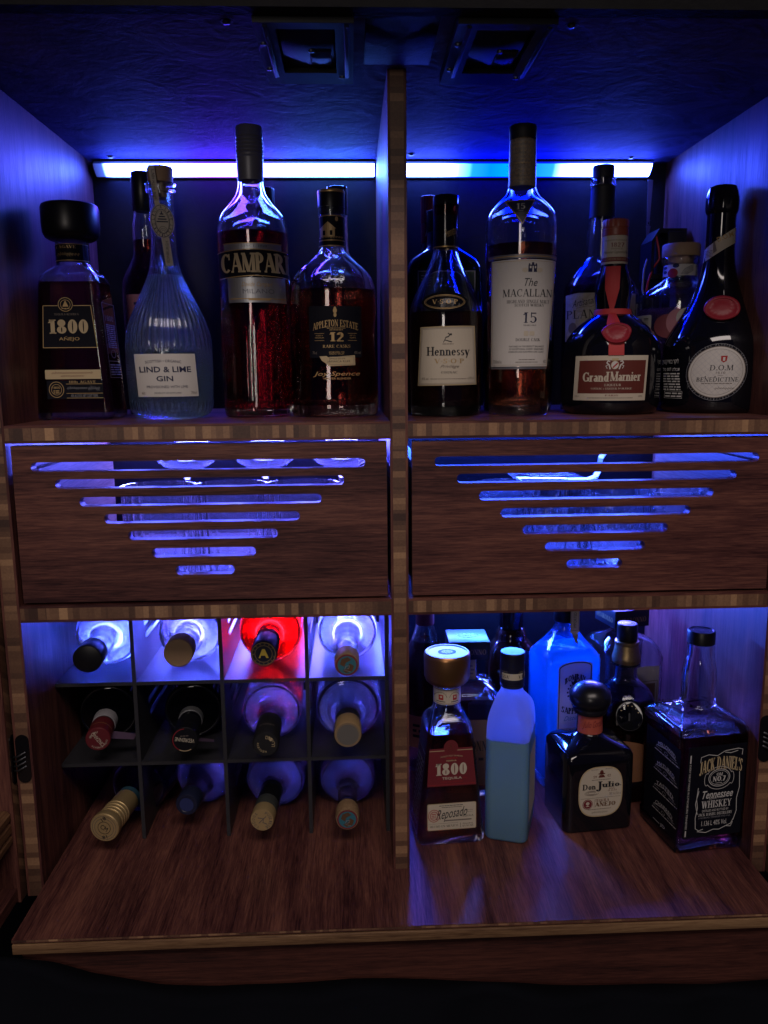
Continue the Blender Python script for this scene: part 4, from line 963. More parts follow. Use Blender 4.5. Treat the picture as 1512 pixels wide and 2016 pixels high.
def seal(parent, cx, cz, rx, rz, surf, seed, wob=.06):
    q = random.Random(seed); n = 40; vs = []; fs = []
    ph = [q.uniform(0, 6) for _ in range(4)]
    lay = [(1.0, -1.5), (1.02, 1.2), (.94, 2.6), (.82, 2.4), (.76, 1.3), (.5, 1.3), (.42, 1.9), (.12, 1.8)]
    for s_, h in lay:
        for i in range(n):
            a = 2 * math.pi * i / n; wv = 1 + wob * (math.sin(3 * a + ph[0]) * .6 + math.sin(5 * a + ph[1]) * .4)
            g = (.35 * math.sin(i * 2.4) if s_ in (.76, .5) else 0)
            vs.append(surf(cx + rx * s_ * wv * math.cos(a), cz + rz * s_ * wv * math.sin(a), h + g))
    for j in range(len(lay) - 1):
        for i in range(n): a, b = j * n + i, j * n + (i + 1) % n; fs.append((a, b, b + n, a + n))
    fs.append(tuple((len(lay) - 1) * n + i for i in range(n)))
    return mesh('wax_seal', vs, fs, wax, parent, smooth=50)
sl = lambda y0, z0, k_: (lambda u, v, h: (u, y0 - (z0 - v) * k_ - h, v))
seal(t, 5.5, 93, 16, 11.8, sl(-49.5, 93, .62), 2)
# --- pink gin with wooden cap
t = thing('pink_gin_bottle', 'pink gin bottle with pale wooden cap and floral neck print, behind the shouldered black bottle', 'bottle', (379, 212, ZS), face(379, 212))
pr = sm([(0, 47), (3, 50.5), (40, 51.6), (94, 52), (138, 51.6), (148, 47), (158, 31.5), (164, 23.5), (169, 21.3), (184, 20.4)], 4) + [(185.5, 23.4), (192.5, 24), (193.5, 23)]
vessel(t, pr, glass, pink_l, 128, wall=3, base=10)
loft('cap', [(180, 16), (193.4, 16), (193.6, 23.2), (194.5, 23.7), (208, 23.7), (209.6, 22.6), (209.8, .5)], cork, t, n=64)
L = Lab(900, 845, 0, 176.5, .1797, .173); L.rect(770, 806, 1025, 888, white).ell(800, 826, 12, 11, navy, 1).ell(800, 858, 12, 12, navy, 1).ell(850, 868, 34, 34, red_p, 1).ell(870, 816, 22, 16, navy, 1)
for i in range(6): L.ln([(905 + i * 8, 880), (930 + i * 10, 840 + i * 3), (985, 812 + i * 8)], 3, navy, 1)
L.build('neck_print', t, onround(pr), cut=3)
L = Lab(902, 1220, 0, 106.1, .1797, .173)
L.rr(610, 1140, 725, 1320, 10, white)
for i in range(16): L.rect(628, 1162 + i * 9.5, 660, 1162 + i * 9.5 + rnd.choice((3, 5, 6)), ink, 1).rect(672, 1162 + i * 9.5, 705, 1162 + i * 9.5 + rnd.choice((2, 4, 6)), ink, 1)
L.build('barcode_label', t, lambda u, v, h: onround(pr)(max(u, -51), v, h), cut=3)
L = Lab(902, 1220, 0, 106.1, .1797, .173); L.ell(830, 1225, 85, 85, pm('rose_print', (.24, .06, .075), .5)).ell(900, 1200, 75, 95, pink_p, 1).ell(960, 1170, 70, 70, white, 2); L.build('fruit_print', t, onround(pr), cut=4)
# --- clear bottle between
t = thing('spirit_bottle', 'clear rounded bottle with pale label between the ribboned liqueur and the pink gin', 'bottle', (318, 268, ZS), 0)
pr = [(0, 20, 20, 8), (2, 22, 22, 9), (150, 22, 22, 9), (158, 21, 21, 9), (163, 17, 17, 10), (167, 12, 12, 12), (182, 11, 11, 11)]
vessel(t, pr, glass_aqua, water, 150, wall=2); cap_round(t, 180, 200, 12, black_p)
L = Lab(0, 0, 0, 100, 1); L.rect(-20, -38, 20, 20, grey_p); L.build('front_label', t, onfront(22.2))
# --- monk liqueur
t = thing('herbal_liqueur_bottle', 'shouldered black liqueur bottle with red wax seal and round cream label', 'bottle', (392, 128, ZS), face(380, 128, 4))
pr = sm([(0, 53), (1.5, 56), (9, 59.6), (40, 60.4), (70, 59.3), (85, 57), (99, 50), (116, 39.8), (132, 30.8), (149, 24.2), (165, 20), (182, 17.4), (206, 16.3), (231, 16.2)], 4)
solid(t, pr, glass_black, n=96)
loft('foil_cap', sm([(231, 16.8), (236, 18.4), (246, 18.4), (254, 17.4), (259, 16), (262, 14.8)], 3) + [(263, 13)], black_gloss, t, n=96, mod=lambda th, z: .45 * math.cos(12 * th) * max(0, math.sin((z - 233) / 28 * 3.14)))
L = Lab(1172, 640, 0, 198, .166)
L.quad([(1055, 690), (1275, 530), (1275, 640), (1055, 778)], cream).quad([(1120, 640), (1130, 632), (1146, 700), (1124, 716)], dim_p, 1).t('D.O.M', 1140, 588, 1250, 622, goldink, 2, rot=R(-22), bold=.02).tiny(1076, 690, 1120, 740, dim_p, 5)
L.build('neck_band', t, onround(pr), cut=3, base=.4)
sl2 = lambda u, v, h: (u, -40.5 - (118 - v) * .55 - h, v)
seal(t, 3, 121, 19.5, 14.2, sl2, 5, .02)
L = Lab(1205, 1555, 0, 47.6, .166, .161, lean=.0101)
L.ell(1205, 1555, 202, 206, blackp).rg(1205, 1555, 198, 202, 2, greyink, 1).ell(1205, 1555, 187, 183, dim_p, 1).ell(1205, 1555, 182, 178, white, 2)
for i in range(-5, 6):
    for sg in (1, -1):
        d_ = i * 29; hl = (163 ** 2 - d_ ** 2) ** .5 * .7071; nx, ny = d_ * .7071, -sg * d_ * .7071
        L.ln([(1205 + nx - hl, 1555 + ny - sg * hl), (1205 + nx + hl, 1555 + ny + sg * hl)], 2.2, pm('lattice_print', (.44, .43, .44), .5), 3)
L.rg(1205, 1555, 168, 164, 2, dim_p, 3)
L.quad([(1218, 1440), (1260, 1440), (1258, 1475), (1239, 1488), (1220, 1475)], red_p, 4).rect(1232, 1450, 1246, 1476, white, 5)
L.s('D.O.M', 1155, 1505, 1306, 1542, ink, 4, T=.14).t('1510', 1198, 1552, 1258, 1567, dim_p, 4).rect(1210, 1577, 1246, 1579, dim_p, 4).s('BÉNÉDICTINE'.replace('É', 'E'), 1078, 1592, 1348, 1622, ink, 4, T=.15, gap=.06).ln([(1128, 1590), (1136, 1583)], 4, ink, 4).ln([(1190, 1590), (1198, 1583)], 4, ink, 4).tiny(1112, 1630, 1312, 1640, dim_p, 1, 4).scrawl(1200, 1660, 1330, 1680, dim_p, 2.5, 8, 4)
arctext(L, 'LIQUEUR AUX PLANTES ET EPICES', 1205, 1555, 194, 193, -160, -15, 13, greyink, 1, 2)
arctext(L, 'PALAIS BENEDICTINE FECAMP', 1205, 1555, 194, 193, 160, 20, 13, greyink, -1, 2)
L.build('front_label', t, onround(pr), cut=4)
L = Lab(1205, 1555, 0, 47.6, .166, .161)
heb = 'ליקר בנדיקטין'[::-1]
L.t(heb, 795, 1455, 915, 1500, whiteink, bold=.01).t('תכולה: 700 מל'[::-1], 800, 1518, 925, 1545, whiteink, bold=.01).tiny(806, 1555, 930, 1630, whiteink, 4).tiny(812, 1632, 938, 1690, whiteink, 3).fr(818, 1692, 952, 1745, 2, whiteink, 1).tiny(826, 1698, 946, 1740, whiteink, 2)
L.build('side_label', t, lambda u, v, h: onround(pr)(max(-60, u * .86), v, h), cut=3)
# --- wiring box in the corner
t = thing('wiring_box', 'open black plastic wiring box in the right back corner of the upper compartment', 'wiring box', (380, 300, ZS))
slotted('box_shell', [(-22, 174), (-22, 224), (-10, 240), (34, 240), (34, 174)], [[(-17, 180), (-17, 222), (-9, 234), (2, 234), (2, 180)]], 44, lambda a, b, h: (a * .85 + 1, h - 4, b), black_p, t)
box('box_lid', 3, 26, -30, 10, 178, 236, black_m, t, bev=1.5)
box('stand_post', 8, 20, 0, 12, 0, 174, black_p, t)
tube('red_wire', [(-12, -24, 232), (-9, -28, 215), (-6, -26, 200), (-14, -24, 188), (-20, -26, 172), (-24, -26, 150)], 1.6, pm('red_wire', (.45, .03, .03), .4), t)
tube('grey_wire', [(-22, -22, 200), (-27, -26, 185), (-28, -26, 160), (-25, -26, 148)], 1.4, pm('blue_grey_wire', (.25, .26, .35), .4), t)
loft('connector_plug', [(118, 9), (119, 10.5), (146, 10.5), (147, 9.5)], black_p, t, n=32).location = (-.026, -.026, 0)
tube('cable', [(-26, -26, 119), (-26, -20, 60), (-20, 0, 2.5)], 2.2, black_p, t)

# ============================================================ bottles on the counter
ZC = .3
# --- red label tequila with copper stopper
t = thing('tequila_bottle', 'square tapering amber tequila bottle with copper stopper and red label', 'bottle', (61.5, 79, ZC), R(4.6))
pr = [(0, 38, 31, 8), (2.5, 41.6, 34, 9), (7, 42, 34.5, 9), (75, 35, 32.5, 9), (144, 27.4, 30, 9), (150, 26, 28, 10), (156, 23, 24, 13), (162, 19.5, 20, 18), (167, 17.2, 17.2, 17.2), (174, 16.7, 16.7, 16.7), (200, 16.5, 16.5, 16.5)]
vessel(t, pr, glass, amber, 141, wall=3, base=10)
loft('stopper', [(197, 15), (198, 23), (201, 26), (206, 27.8), (231, 28.3), (234.5, 27.6), (236, 26.2), (236, 24.6), (235.2, 24), (235.2, .5)], copper, t, n=72, smooth=35)
L = Lab(0, 0, 0, 0, 1)
L.rg(0, 0, 11, 9, 1.0, ink, 0)
for i in range(12): L.ell(9 * math.cos(i * .524), 7.4 * math.sin(i * .524), 2.2, 1.6, ink, 0, 8)
L.t('1800', -5, -2, 5, 2, ink).tiny(-5, 3, 5, 5, ink)
L.build('stopper_crest', t, ontop(235.2))
L = Lab(330, 720, 0, 184, .156, .163)
L.rect(200, 662, 460, 784, cream).rect(200, 668, 460, 672, brownp, 1).rect(200, 774, 460, 777, brownp, 1)
for cx in (268, 372): L.rg(cx, 735, 44, 48, 4, dim_p, 1, a0=190, a1=350).rect(cx - 16, 708, cx + 16, 748, red_p, 1).ell(cx, 724, 8, 8, cream, 2).rect(cx - 30, 757, cx + 30, 763, ink, 1)
L.build('neck_band', t, onround(pr), cut=3)
fz = lambda v: at(pr, v)[2]
L = Lab(388, 1260, 0, 100.7, .1567, .167)
L.quad([(215, 1115), (550, 1115), (580, 1402), (195, 1402)], maroon).ell(382, 1112, 56, 58, maroon, .5).rg(382, 1110, 44, 46, 4, brownp, 1).rg(382, 1110, 30, 32, 3, brownp, 1).quad([(382, 1076), (396, 1112), (368, 1112)], brownp, 1).tiny(360, 1116, 404, 1136, brownp, 2, 1)
for x0, x1 in ((216, 330), (434, 550)): L.rect(x0 - 2, 1130, x1 + 2, 1135, tan, 1)
L.t("WORLD'S MOST AWARDED", 298, 1166, 474, 1178, tan, arc=8).t('TEQUILA', 338, 1184, 434, 1198, red_p, bold=.02).t('RESERVA', 346, 1204, 426, 1215, tan, bold=.02)
L.s('1800', 258, 1228, 506, 1318, cream, 3, T=.27, th=.09, gap=.03).t('TEQUILA', 312, 1332, 466, 1354, cream, 3, bold=.015).rect(276, 1342, 304, 1345, red_p, 2).rect(476, 1342, 506, 1345, red_p, 2).t('100% DE AGAVE', 302, 1364, 474, 1374, red_p).rect(204, 1388, 572, 1391, red_p, 1)
L.build('front_label', t, onfront(fz))
L = Lab(390, 1650, 0, 37.9, .1571, .1698)
L.rr(198, 1550, 582, 1752, 10, tan).rr(203, 1555, 577, 1747, 8, cream, 1).rg(250, 1640, 46, 48, 5, red_p, 2).rg(250, 1640, 32, 34, 6, red_p, 2).tiny(232, 1620, 268, 1660, red_p, 3, 2)
L.t('Reposado', 268, 1590, 512, 1686, ink, shear=.45, bold=.005, arc=(10, -14)).t('TEQUILA', 464, 1646, 560, 1662, ink).rect(330, 1676, 545, 1686, dim_p, 2).tiny(290, 1562, 480, 1572, ink).tiny(310, 1576, 470, 1584, ink).tiny(506, 1606, 556, 1612, dim_p).tiny(506, 1620, 556, 1626, dim_p)
L.s('HECHO EN MÉXICO'.replace('É', 'E'), 216, 1714, 438, 1730, ink, 2).rect(456, 1704, 459, 1740, ink, 2).t('40% ALC. BY VOL.', 474, 1706, 560, 1718, ink).t('NET CONT. 750ML', 474, 1724, 560, 1736, ink).rect(210, 1700, 440, 1702, dim_p, 2)
L.build('lower_label', t, onfront(fz))
L = Lab(0, 0, 0, 70, 1); L.fr(-20, -45, 22, 60, .8, greyink).tiny(-16, -35, 18, 50, greyink, 14); L.build('side_label', t, onleft(lambda v: at(pr, v)[1]))
# --- frosted limoncello
t = thing('limoncello_bottle', 'frosted square bottle of milky blue green liqueur with empty shoulder, beside the red label tequila', 'bottle', (143, 84, ZC), R(-19))
frost = translucent('frosted_glass', (.11, .12, .17), (.70, .74, .95), .45, .85)
milky = translucent('milky_lemon', (.19, .37, .47), (.2, .42, .55), .4, .4)
solid(t, [(0, 24, 37, 8), (1, 25, 38.5, 9), (4, 26.5, 40, 10), (60, 26.8, 40, 10), (131, 26.3, 39.8, 10)], milky)
solid(t, [(131.1, 26.3, 39.8, 10)] + sm([(131.2, 26.3, 39.8, 10), (150, 25.5, 38.5, 11), (163, 23, 34, 13), (174, 18, 24, 15), (181, 14.6, 16, 14.5), (185, 13.6, 13.6, 13.6), (192, 13.4, 13.4, 13.4)], 3), frost, name='frosted_shoulder')
loft('cap', [(188, 14.2), (188.6, 14.8), (191, 14.8), (191.4, 14.3), (193, 14.3), (193.4, 14.9), (231, 15.1), (232.4, 14.3), (232.6, .5)], pm('black_cap_paint', (.01, .01, .03), .4), t, n=64, smooth=30)
rz = R(-19) - face(143, 84)
L = Lab(847, 580, 0, 204.2, .1567, .1638); L.rect(744, 556, 950, 606, cream).s("ASSA'", 752, 568, 826, 594, ink).s('VILLA', 893, 568, 990, 594, ink).tiny(760, 538, 815, 548, dim_p).tiny(900, 538, 940, 548, dim_p)
def turned(f, an): 
    ca, sa = math.cos(an), math.sin(an)
    def g(u, v, h): x, y, z = f(u, v, h); return (x * ca - y * sa, x * sa + y * ca, z)
    return g
L.build('cap_band', t, turned(onround([(180, 15), (240, 15)]), -rz), cut=3)
L = Lab(0, 0, 0, 70, 1); L.rr(-30, -42, 32, 46, 4, white); L.build('side_label', t, onright(26.9))
# --- almond liqueur bottles with square caps
def almond(lb, x, y, rz, a, full_, lab2):
    t = thing('almond_liqueur_bottle', lb, 'bottle', (x, y, ZC), rz, group='square almond liqueur bottles')
    pr = [(0, a - 4, a - 4, 8), (3, a, a, 9), (132 if full_ else 165, a, a, 9)] + ([(144, a - 3, a - 3, 14), (152, a - 12, a - 12, 16), (157, 20, 20, 14), (162, 14, 14, 9), (192, 13.5, 13.5, 9)] if full_ else [(178, a - 2, a - 2, 16), (188, a - 9, a - 9, 20), (194, 22, 22, 18), (198, 14, 14, 9), (212, 13.5, 13.5, 9)])
    vessel(t, pr, GL('pressed_glass', (.93, .95, .98)), dark_amber if full_ else None, 138 if full_ else None, wall=3, base=10)
    zc = 190.5 if full_ else 209.5
    b = 27.5
    box('square_cap', -b, b, -b, b, zc, zc + 25, pm('black_satin_cap', (.012, .012, .02), .38), t, bev=.8)
    for nm, sf_, rows in (('cap_front_print', onfront(b), 1), ('cap_side_print', onleft(b), 1)):
        L = Lab(0, 0, 0, zc + 11, 1); L.s('DISARONNO', -22, -3.6, 22, 3.6, goldink, T=.15, gap=.12); L.build(nm, t, sf_, base=.15)
    L = Lab(0, 0, 0, 0, 1)
    L.ell(0, 0, 12, 7, whiteink, 0)
    for i in range(14): L.ell(13 * math.cos(i * .449), 7.6 * math.sin(i * .449), 2.4, 1.6, whiteink, 0, 8)
    L.t('1525', -6, -2, 6, 2, navy, 1); L.build('cap_crest', t, ontop(zc + 25), base=.2)
    return t, pr
t, pr = almond('square amber almond liqueur bottle with black square cap, behind the copper-stoppered tequila', 103, 197, R(-1), 42, True, 0)
L = Lab(0, 0, 0, 60, 1); L.rect(-36, -52, 36, 42, pm('brown_kraft', (.14, .085, .06), .6)).s('DISARONNO', -30, -22, 30, -8, ink, T=.22).tiny(-26, 0, 26, 8, ink); L.build('front_label', t, onfront(42))
L = Lab(0, 0, 0, 172, 1); L.rect(-7, -14, 10, 14, tan).tiny(-5, -8, 8, 8, dim_p, 3); L.build('neck_label', t, onfront(14))
t, pr = almond('empty clear square almond liqueur bottle with black square cap, in the right back corner', 338, 262, R(13), 45, False, 0)
L = Lab(0, 0, 0, 120, 1); parch2 = rough_mat('torn_paper', (.34, .31, .30), 60, .5, .7, (.44, .41, .40)); L.quad([(-34, -36), (-12, -34), (10, -36.5), (36, -35), (36, 60), (-34, 60)], parch2).rect(-20, -10, 30, 40, pm('brown_kraft', (0, 0, 0)), 1).fr(-24, -14, 34, 44, 1, dim_p, 1)
L.build('front_label', t, onfront(45))
# --- dark back bottles
t = thing('liqueur_bottle', 'dark liqueur bottle with dull red cap in the back corner beside the divider', 'bottle', (51, 262, ZC), 0)
pr = sm([(0, 32), (3, 35), (100, 35), (150, 34), (168, 29.5), (180, 24), (193, 18.8), (203, 15.6), (213, 13)], 3)
vessel(t, pr, glass, dark_amber, 190); cap_round(t, 213.2, 242, 13.3, pm('dull_red_cap', (.22, .045, .05), .5))
L = Lab(0, 0, 0, 68, 1); L.rect(-30, -18, 30, 30, pink_p).tiny(-20, -8, 20, 16, navy, 3); L.build('front_label', t, onround(pr), cut=4)
t = thing('coffee_liqueur_bottle', 'brown black liqueur bottle with tall black cap behind the frosted bottle', 'bottle', (178, 270, ZC), 0)
pr = sm([(0, 33), (3, 36), (120, 37.5), (150, 36.5), (166, 34.5), (177, 31), (186, 23.5)], 3) + [(188, 22.4), (193, 22.6), (198, 20.8), (202, 18.6)]
solid(t, pr, glass_brown); cap_round(t, 202.2, 255, 17.4, black_gloss)
L = Lab(0, 0, 0, 178, 1); L.scrawl(-10, -3, 12, 3, whiteink, .5, 5); L.build('shoulder_print', t, onround(pr), cut=3)
# --- blue gin
t = thing('blue_gin_bottle', 'tall flat sided translucent blue gin bottle with arched white label', 'bottle', (240, 206, ZC), R(13))
blueglass = GL('blue_glass', (.45, .78, 1.0), ior=1.45, through=.4)
bluel = translucent('blue_lit_gin', (.03, .14, .40), (.24, .85, 1.0), .1, .7)
pr = [(0, 34, 27, 8), (3, 39.5, 32, 9), (10, 40, 32.5, 9), (181, 41, 33, 9), (187, 40, 32, 10), (197, 33, 26, 11), (207, 25, 20, 12), (218, 17.5, 16, 14), (225, 14.8, 14.8, 14.8), (256, 14.4, 14.4, 14.4)]
vessel(t, pr, blueglass, bluel, 196, wall=2.5, base=16)
cap_round(t, 232, 268, 15.6, black_p)
L = Lab(225, 600, 0, 138.5, .212, .2206)
pts = [(105, 830), (105, 430)] + [(225 - 120 * math.cos(R(a)), 430 - 35 * math.sin(R(a))) for a in range(10, 180, 10)] + [(345, 430), (345, 830)]
L.quad(pts, translucent('thin_label_paper', (.5, .5, .54), (.75, .78, .9), .6, .2)).ln([(225 + (x - 225) * .93, 600 + (y - 600) * .965) for x, y in pts], 7, navy, 1)
L.s('BOMBAY', 150, 475, 300, 512, navy, 2, T=.3, th=.12, gap=.02, arc=26).s('SAPPHIRE', 132, 695, 320, 735, navy, 2, T=.3, th=.12, gap=.02, arc=-24).t('Distilled', 150, 745, 300, 775, blue_p, 2, shear=.5)
L.rg(225, 590, 42, 46, 5, navy, 2).rg(225, 590, 34, 38, 2, navy, 2).ell(225, 590, 28, 32, blue_p, 2)
for i in range(14): L.rect(225 + 52 * math.cos(i * .449) - 6, 590 + 55 * math.sin(i * .449) - 6, 225 + 52 * math.cos(i * .449) + 6, 590 + 55 * math.sin(i * .449) + 6, navy, 2)
L.quad([(200, 540), (194, 512), (210, 526), (225, 502), (240, 526), (256, 512), (250, 540)], navy, 3).rect(203, 541, 247, 548, navy, 3).rg(225, 660, 24, 26, 10, navy, 3).ell(225, 660, 11, 13, whiteink, 3).ln([(215, 575), (240, 590), (216, 604)], 4, navy, 3)
L.build('front_label', t, onfront(lambda v: at(pr, v)[2] + .2))
L = Lab(0, 0, 6, 236, 1); L.quad([(-6.5, -20), (6.5, -20), (6.5, 17), (0, 22), (-6.5, 17)], cream).fr(-5.6, -20, 5.6, 15, .6, dim_p).t('IMPORTED', -11, -2.2, 11, 2.2, ink, rot=R(-90)).quad([(-3.5, 20), (4.5, 20), (2, 32), (-1, 30)], goldink)
L.build('neck_strip', t, lambda u, v, h: (u, -max(16.2, at(pr, v)[2] + .6) - h, v), cut=3)
# --- round brown bottle with gold neck
t = thing('brandy_bottle', 'round dark brandy bottle with gold foil neck and shoulder medallion', 'bottle', (315, 170, ZC), face(315, 170))
pr = sm([(0, 37), (3, 40.5), (60, 41.5), (110, 41.4), (132, 38.6), (146, 31.5), (155, 22), (161, 16), (170, 14.6), (181, 14.6), (210, 14)], 4)
vessel(t, pr, GL('smoky_glass', (.55, .55, .60)), pm('black_cognac', (0, 0, 0)), 138, wall=3)
foilg = rough_mat('embossed_gold', (.30, .20, .09), 160, .5, .36, (.42, .30, .14), dist=.0006)
for p_ in foilg.node_tree.nodes:
    if p_.type == 'BSDF_PRINCIPLED': p_.inputs['Metallic'].default_value = .8
loft('gold_sleeve', sm([(184, 18.3), (190, 18.9), (198, 17), (208, 15.2)], 4) + [(209, 15.8), (213, 15.8), (213.6, 14.8)], foilg, t, n=64)
loft('dark_ring', [(180.5, 17.4), (181.5, 18.4), (183.8, 18.4)], black_gloss, t, n=64)
cap_round(t, 213.8, 237, 13.4, black_p)
L = Lab(0, 0, 0, 0, 1); L.rg(0, 0, 11, 11, 1.5, whiteink).rg(0, 0, 8, 8, 1, whiteink).t('XO', -4, -3, 4, 3, whiteink); L.build('cap_print', t, ontop(237), base=.2)
L = Lab(0, 0, 7, 122, 1); L.ell(0, 0, 17, 19, black_gloss).rg(0, 0, 17, 19, .8, pm('dark_relief', (.03, .03, .035), .3), 1); [L.ell(12.5 * math.cos(-2.6 + i * .42), 14 * math.sin(-2.6 + i * .42), .9, .6, tan, 1, 8) for i in range(6)]; L.rect(-1, -5, 1, 5, pm('dark_relief', (0, 0, 0)), 1)
L.build('medallion', t, lambda u, v, h: (u, -41 + max(0, (v - 122)) * .35 - h, v), base=.8)
L = Lab(0, 0, 0, 66, 1); pts = [(-32, 36), (-32, -8)] + [(-32 * math.cos(R(a)), -8 - 14 * math.sin(R(a))) for a in range(10, 180, 10)] + [(32, -8), (32, 36)]
L.quad(pts, pm('copper_paper', (.26, .12, .06), .5)).ell(0, -6, 7, 9, ink, 1).quad([(-5, 4), (5, 4), (0, 12)], ink, 1).s('IS', -12, 16, 12, 24, ink); L.build('front_label', t, onround(pr), cut=4)
# --- squat black tequila with ball stopper
t = thing('tequila_bottle', 'squat black square tequila bottle with black ball stopper, orange neck band and oval cream label', 'bottle', (247.5, 104, ZC), R(7))
pr = sm([(0, 42, 36, 9), (2, 45, 39, 10), (6, 45.6, 40, 11), (50, 45.8, 40.2, 11), (91, 45.8, 40, 11), (98, 45, 39.2, 11), (103, 42, 36.5, 13), (107.5, 35, 31, 16), (112, 24.5, 23, 18), (116.5, 17.4, 17.4, 17.4), (121, 16.2, 16.2, 16.2), (142, 15.8, 15.8, 15.8)], 2)
solid(t, pr, glass_black)
loft('stopper', sm([(141, 16), (143, 20), (147, 21.6), (150, 21.2), (152, 21.8), (156, 25), (162, 26.2), (169, 24.8), (176, 19.6), (180, 12.5), (182, 4.5), (182.2, .5)], 3), pm('black_rubberwood', (.008, .008, .012), .28), t, n=64)
L = Lab(368, 760, 0, 131, .197, .207); L.rect(270, 700, 466, 822, pm('orange_red_band', (.42, .085, .055), .5)).t('Julio González', 300, 735, 446, 790, maroon, 1, shear=.5, arc=(6, -8)); L.build('neck_band', t, onround(pr), cut=3, base=.4)
L = Lab(457, 1210, 0, 53.2, .196, .209)
def blob(cx, cy, rx, ry, n=48, p=2.9):
    return [(cx + rx * math.copysign(abs(math.cos(2 * math.pi * i / n)) ** (2 / p), math.cos(2 * math.pi * i / n)), cy + ry * math.copysign(abs(math.sin(2 * math.pi * i / n)) ** (2 / p), math.sin(2 * math.pi * i / n))) for i in range(n)]
L.quad(blob(457, 1207, 148, 160), tan).quad(blob(457, 1207, 141, 153), cream, 1)
L.ell(460, 1084, 12, 15, brownp, 2).ell(460, 1092, 24, 5, brownp, 2).quad([(438, 1116), (446, 1100), (474, 1100), (484, 1116)], brownp, 2)
L.s('19', 404, 1102, 428, 1118, brownp, 2).s('42', 496, 1098, 520, 1114, brownp, 2).tiny(395, 1126, 520, 1133, dim_p)
L.s('Don', 334, 1152, 424, 1188, ink, 3, T=.22, th=.08, gap=.03).s('J', 424, 1140, 466, 1200, ink, 3, T=.2, th=.08).s('ulio', 462, 1146, 582, 1180, ink, 3, T=.22, th=.08, gap=.05).rect(584, 1172, 592, 1176, ink, 3)
for k in range(3): L.rg(398, 1212, 48 - k * 10, 16 - k * 4, 2.5, dim_p, 2, a0=20 * k, a1=300 + 20 * k)
L.s('100%', 512, 1186, 552, 1195, brownp, 2).s('DE AGAVE', 506, 1198, 566, 1207, brownp, 2).t('38% Vol 70cl e', 515, 1216, 592, 1232, dim_p).rect(325, 1243, 590, 1245, dim_p, 2)
L.ell(372, 1282, 34, 32, maroon, 2).rg(372, 1282, 30, 28, 2, cream, 3).ell(372, 1276, 12, 10, cream, 3).quad([(358, 1296), (386, 1296), (372, 1286)], cream, 3)
L.s('TEQUILA', 422, 1253, 516, 1270, brownp, 2, T=.2).s('AÑEJO'.replace('Ñ', 'N'), 422, 1274, 560, 1300, copper, 2, T=.26, th=.1).rect(452, 1268, 466, 1271, copper, 2).rect(415, 1255, 417, 1305, dim_p, 2).tiny(375, 1313, 530, 1321, dim_p).scrawl(400, 1330, 510, 1345, dim_p, 2, 8).tiny(390, 1062, 436, 1068, dim_p).tiny(484, 1060, 530, 1066, dim_p)
L.build('front_label', t, onfront(lambda v: at(pr, v)[2]), cut=6)
# --- square whiskey
t = thing('whiskey_bottle', 'big square whiskey bottle with black label and bulging clear neck at the right', 'bottle', (367, 61, ZC), R(8.5))
pr = [(0, 43.5, 43.5, 6), (1.5, 46, 46, 6), (8, 46.6, 46.6, 6), (16, 46.6, 46.6, 6), (18, 45.4, 45.4, 6), (138, 45.8, 45.8, 6), (141, 46.6, 46.6, 6), (150, 46.6, 46.6, 7), (154, 44.5, 44.5, 10), (158, 38, 38, 14), (164, 28.5, 28.5, 20), (169, 22, 22, 22), (172, 20.9, 20.9, 20.9)] + [(z, r, r, r) for z, r in sm([(173, 20.8), (186, 20.2), (206, 20.2), (220, 18.4), (230, 16.4), (240, 16.0), (246, 16.0)], 3)]
vessel(t, pr, GL('thick_glass', (.97, .98, 1), through=.0), dark_amber, 146, wall=4.6, base=12, n=80)
loft('cap', [(246.2, 15), (246.4, 16.3), (260, 16.3), (262, 15.4), (262, 13.5), (261.4, 13), (261.4, .5)], black_p, t, n=64, smooth=35)
L = Lab(0, 0, 0, 0, 1); L.rg(0, 0, 10, 10, .9, greyink).ln([(-5, -5), (4, -1), (-3, 2), (5, 6)], 1.2, greyink); L.build('cap_emblem', t, ontop(261.4), base=.15)
L = Lab(1185, 1190, 4.5, 77.4, .190, .2003, lean=.004)
L.rect(962, 900, 1362, 1478, blackp)
L.rect(976, 950, 984, 1000, whiteink, 1).rect(976, 1428, 984, 1466, whiteink, 1).t('EVERY DROP MADE IN LYNCHBURG TENNESSEE', 980 - 205, 1213 - 6, 980 + 205, 1213 + 6, whiteink, rot=R(90))
J = whiteink
L.s('JACK DANIEL\'S', 1044, 972, 1336, 1052, tan, 2, T=.26, th=.1, gap=.03, arc=30)
L.rg(1184, 1106, 74, 56, 4, J, 2).rg(1184, 1106, 64, 46, 2.5, J, 2).s('Old', 1164, 1074, 1206, 1094, J, 3, T=.22).s('NO.7', 1140, 1096, 1228, 1128, J, 3, T=.26, th=.1).tiny(1162, 1136, 1206, 1142, J)
L.rg(1098, 1112, 16, 40, 3, J, 2, a0=60, a1=300).rg(1270, 1112, 16, 40, 3, J, 2, a0=-120, a1=120).rg(1184, 1110, 92, 70, 3, J, 2, a0=30, a1=150).rg(1184, 1104, 90, 70, 3, J, 2, a0=205, a1=335)
L.t('Tennessee', 1078, 1184, 1288, 1234, J, shear=.35, bold=.01).t('SOUR MASH', 1126, 1226, 1236, 1238, J, rot=R(-4)).s('WHISKEY', 1076, 1248, 1282, 1294, J, 2, T=.2, th=.08)
L.t('DISTILLED AND BOTTLED BY', 1084, 1304, 1266, 1318, J).s('JACK DANIEL DISTILLERY', 1060, 1326, 1292, 1344, J, 2, T=.2).t('LYNCHBURG, TENNESSEE 37352 U.S.A.', 1062, 1350, 1284, 1362, greyink).t('1.136 L 40% Vol.', 1086, 1376, 1262, 1408, J)
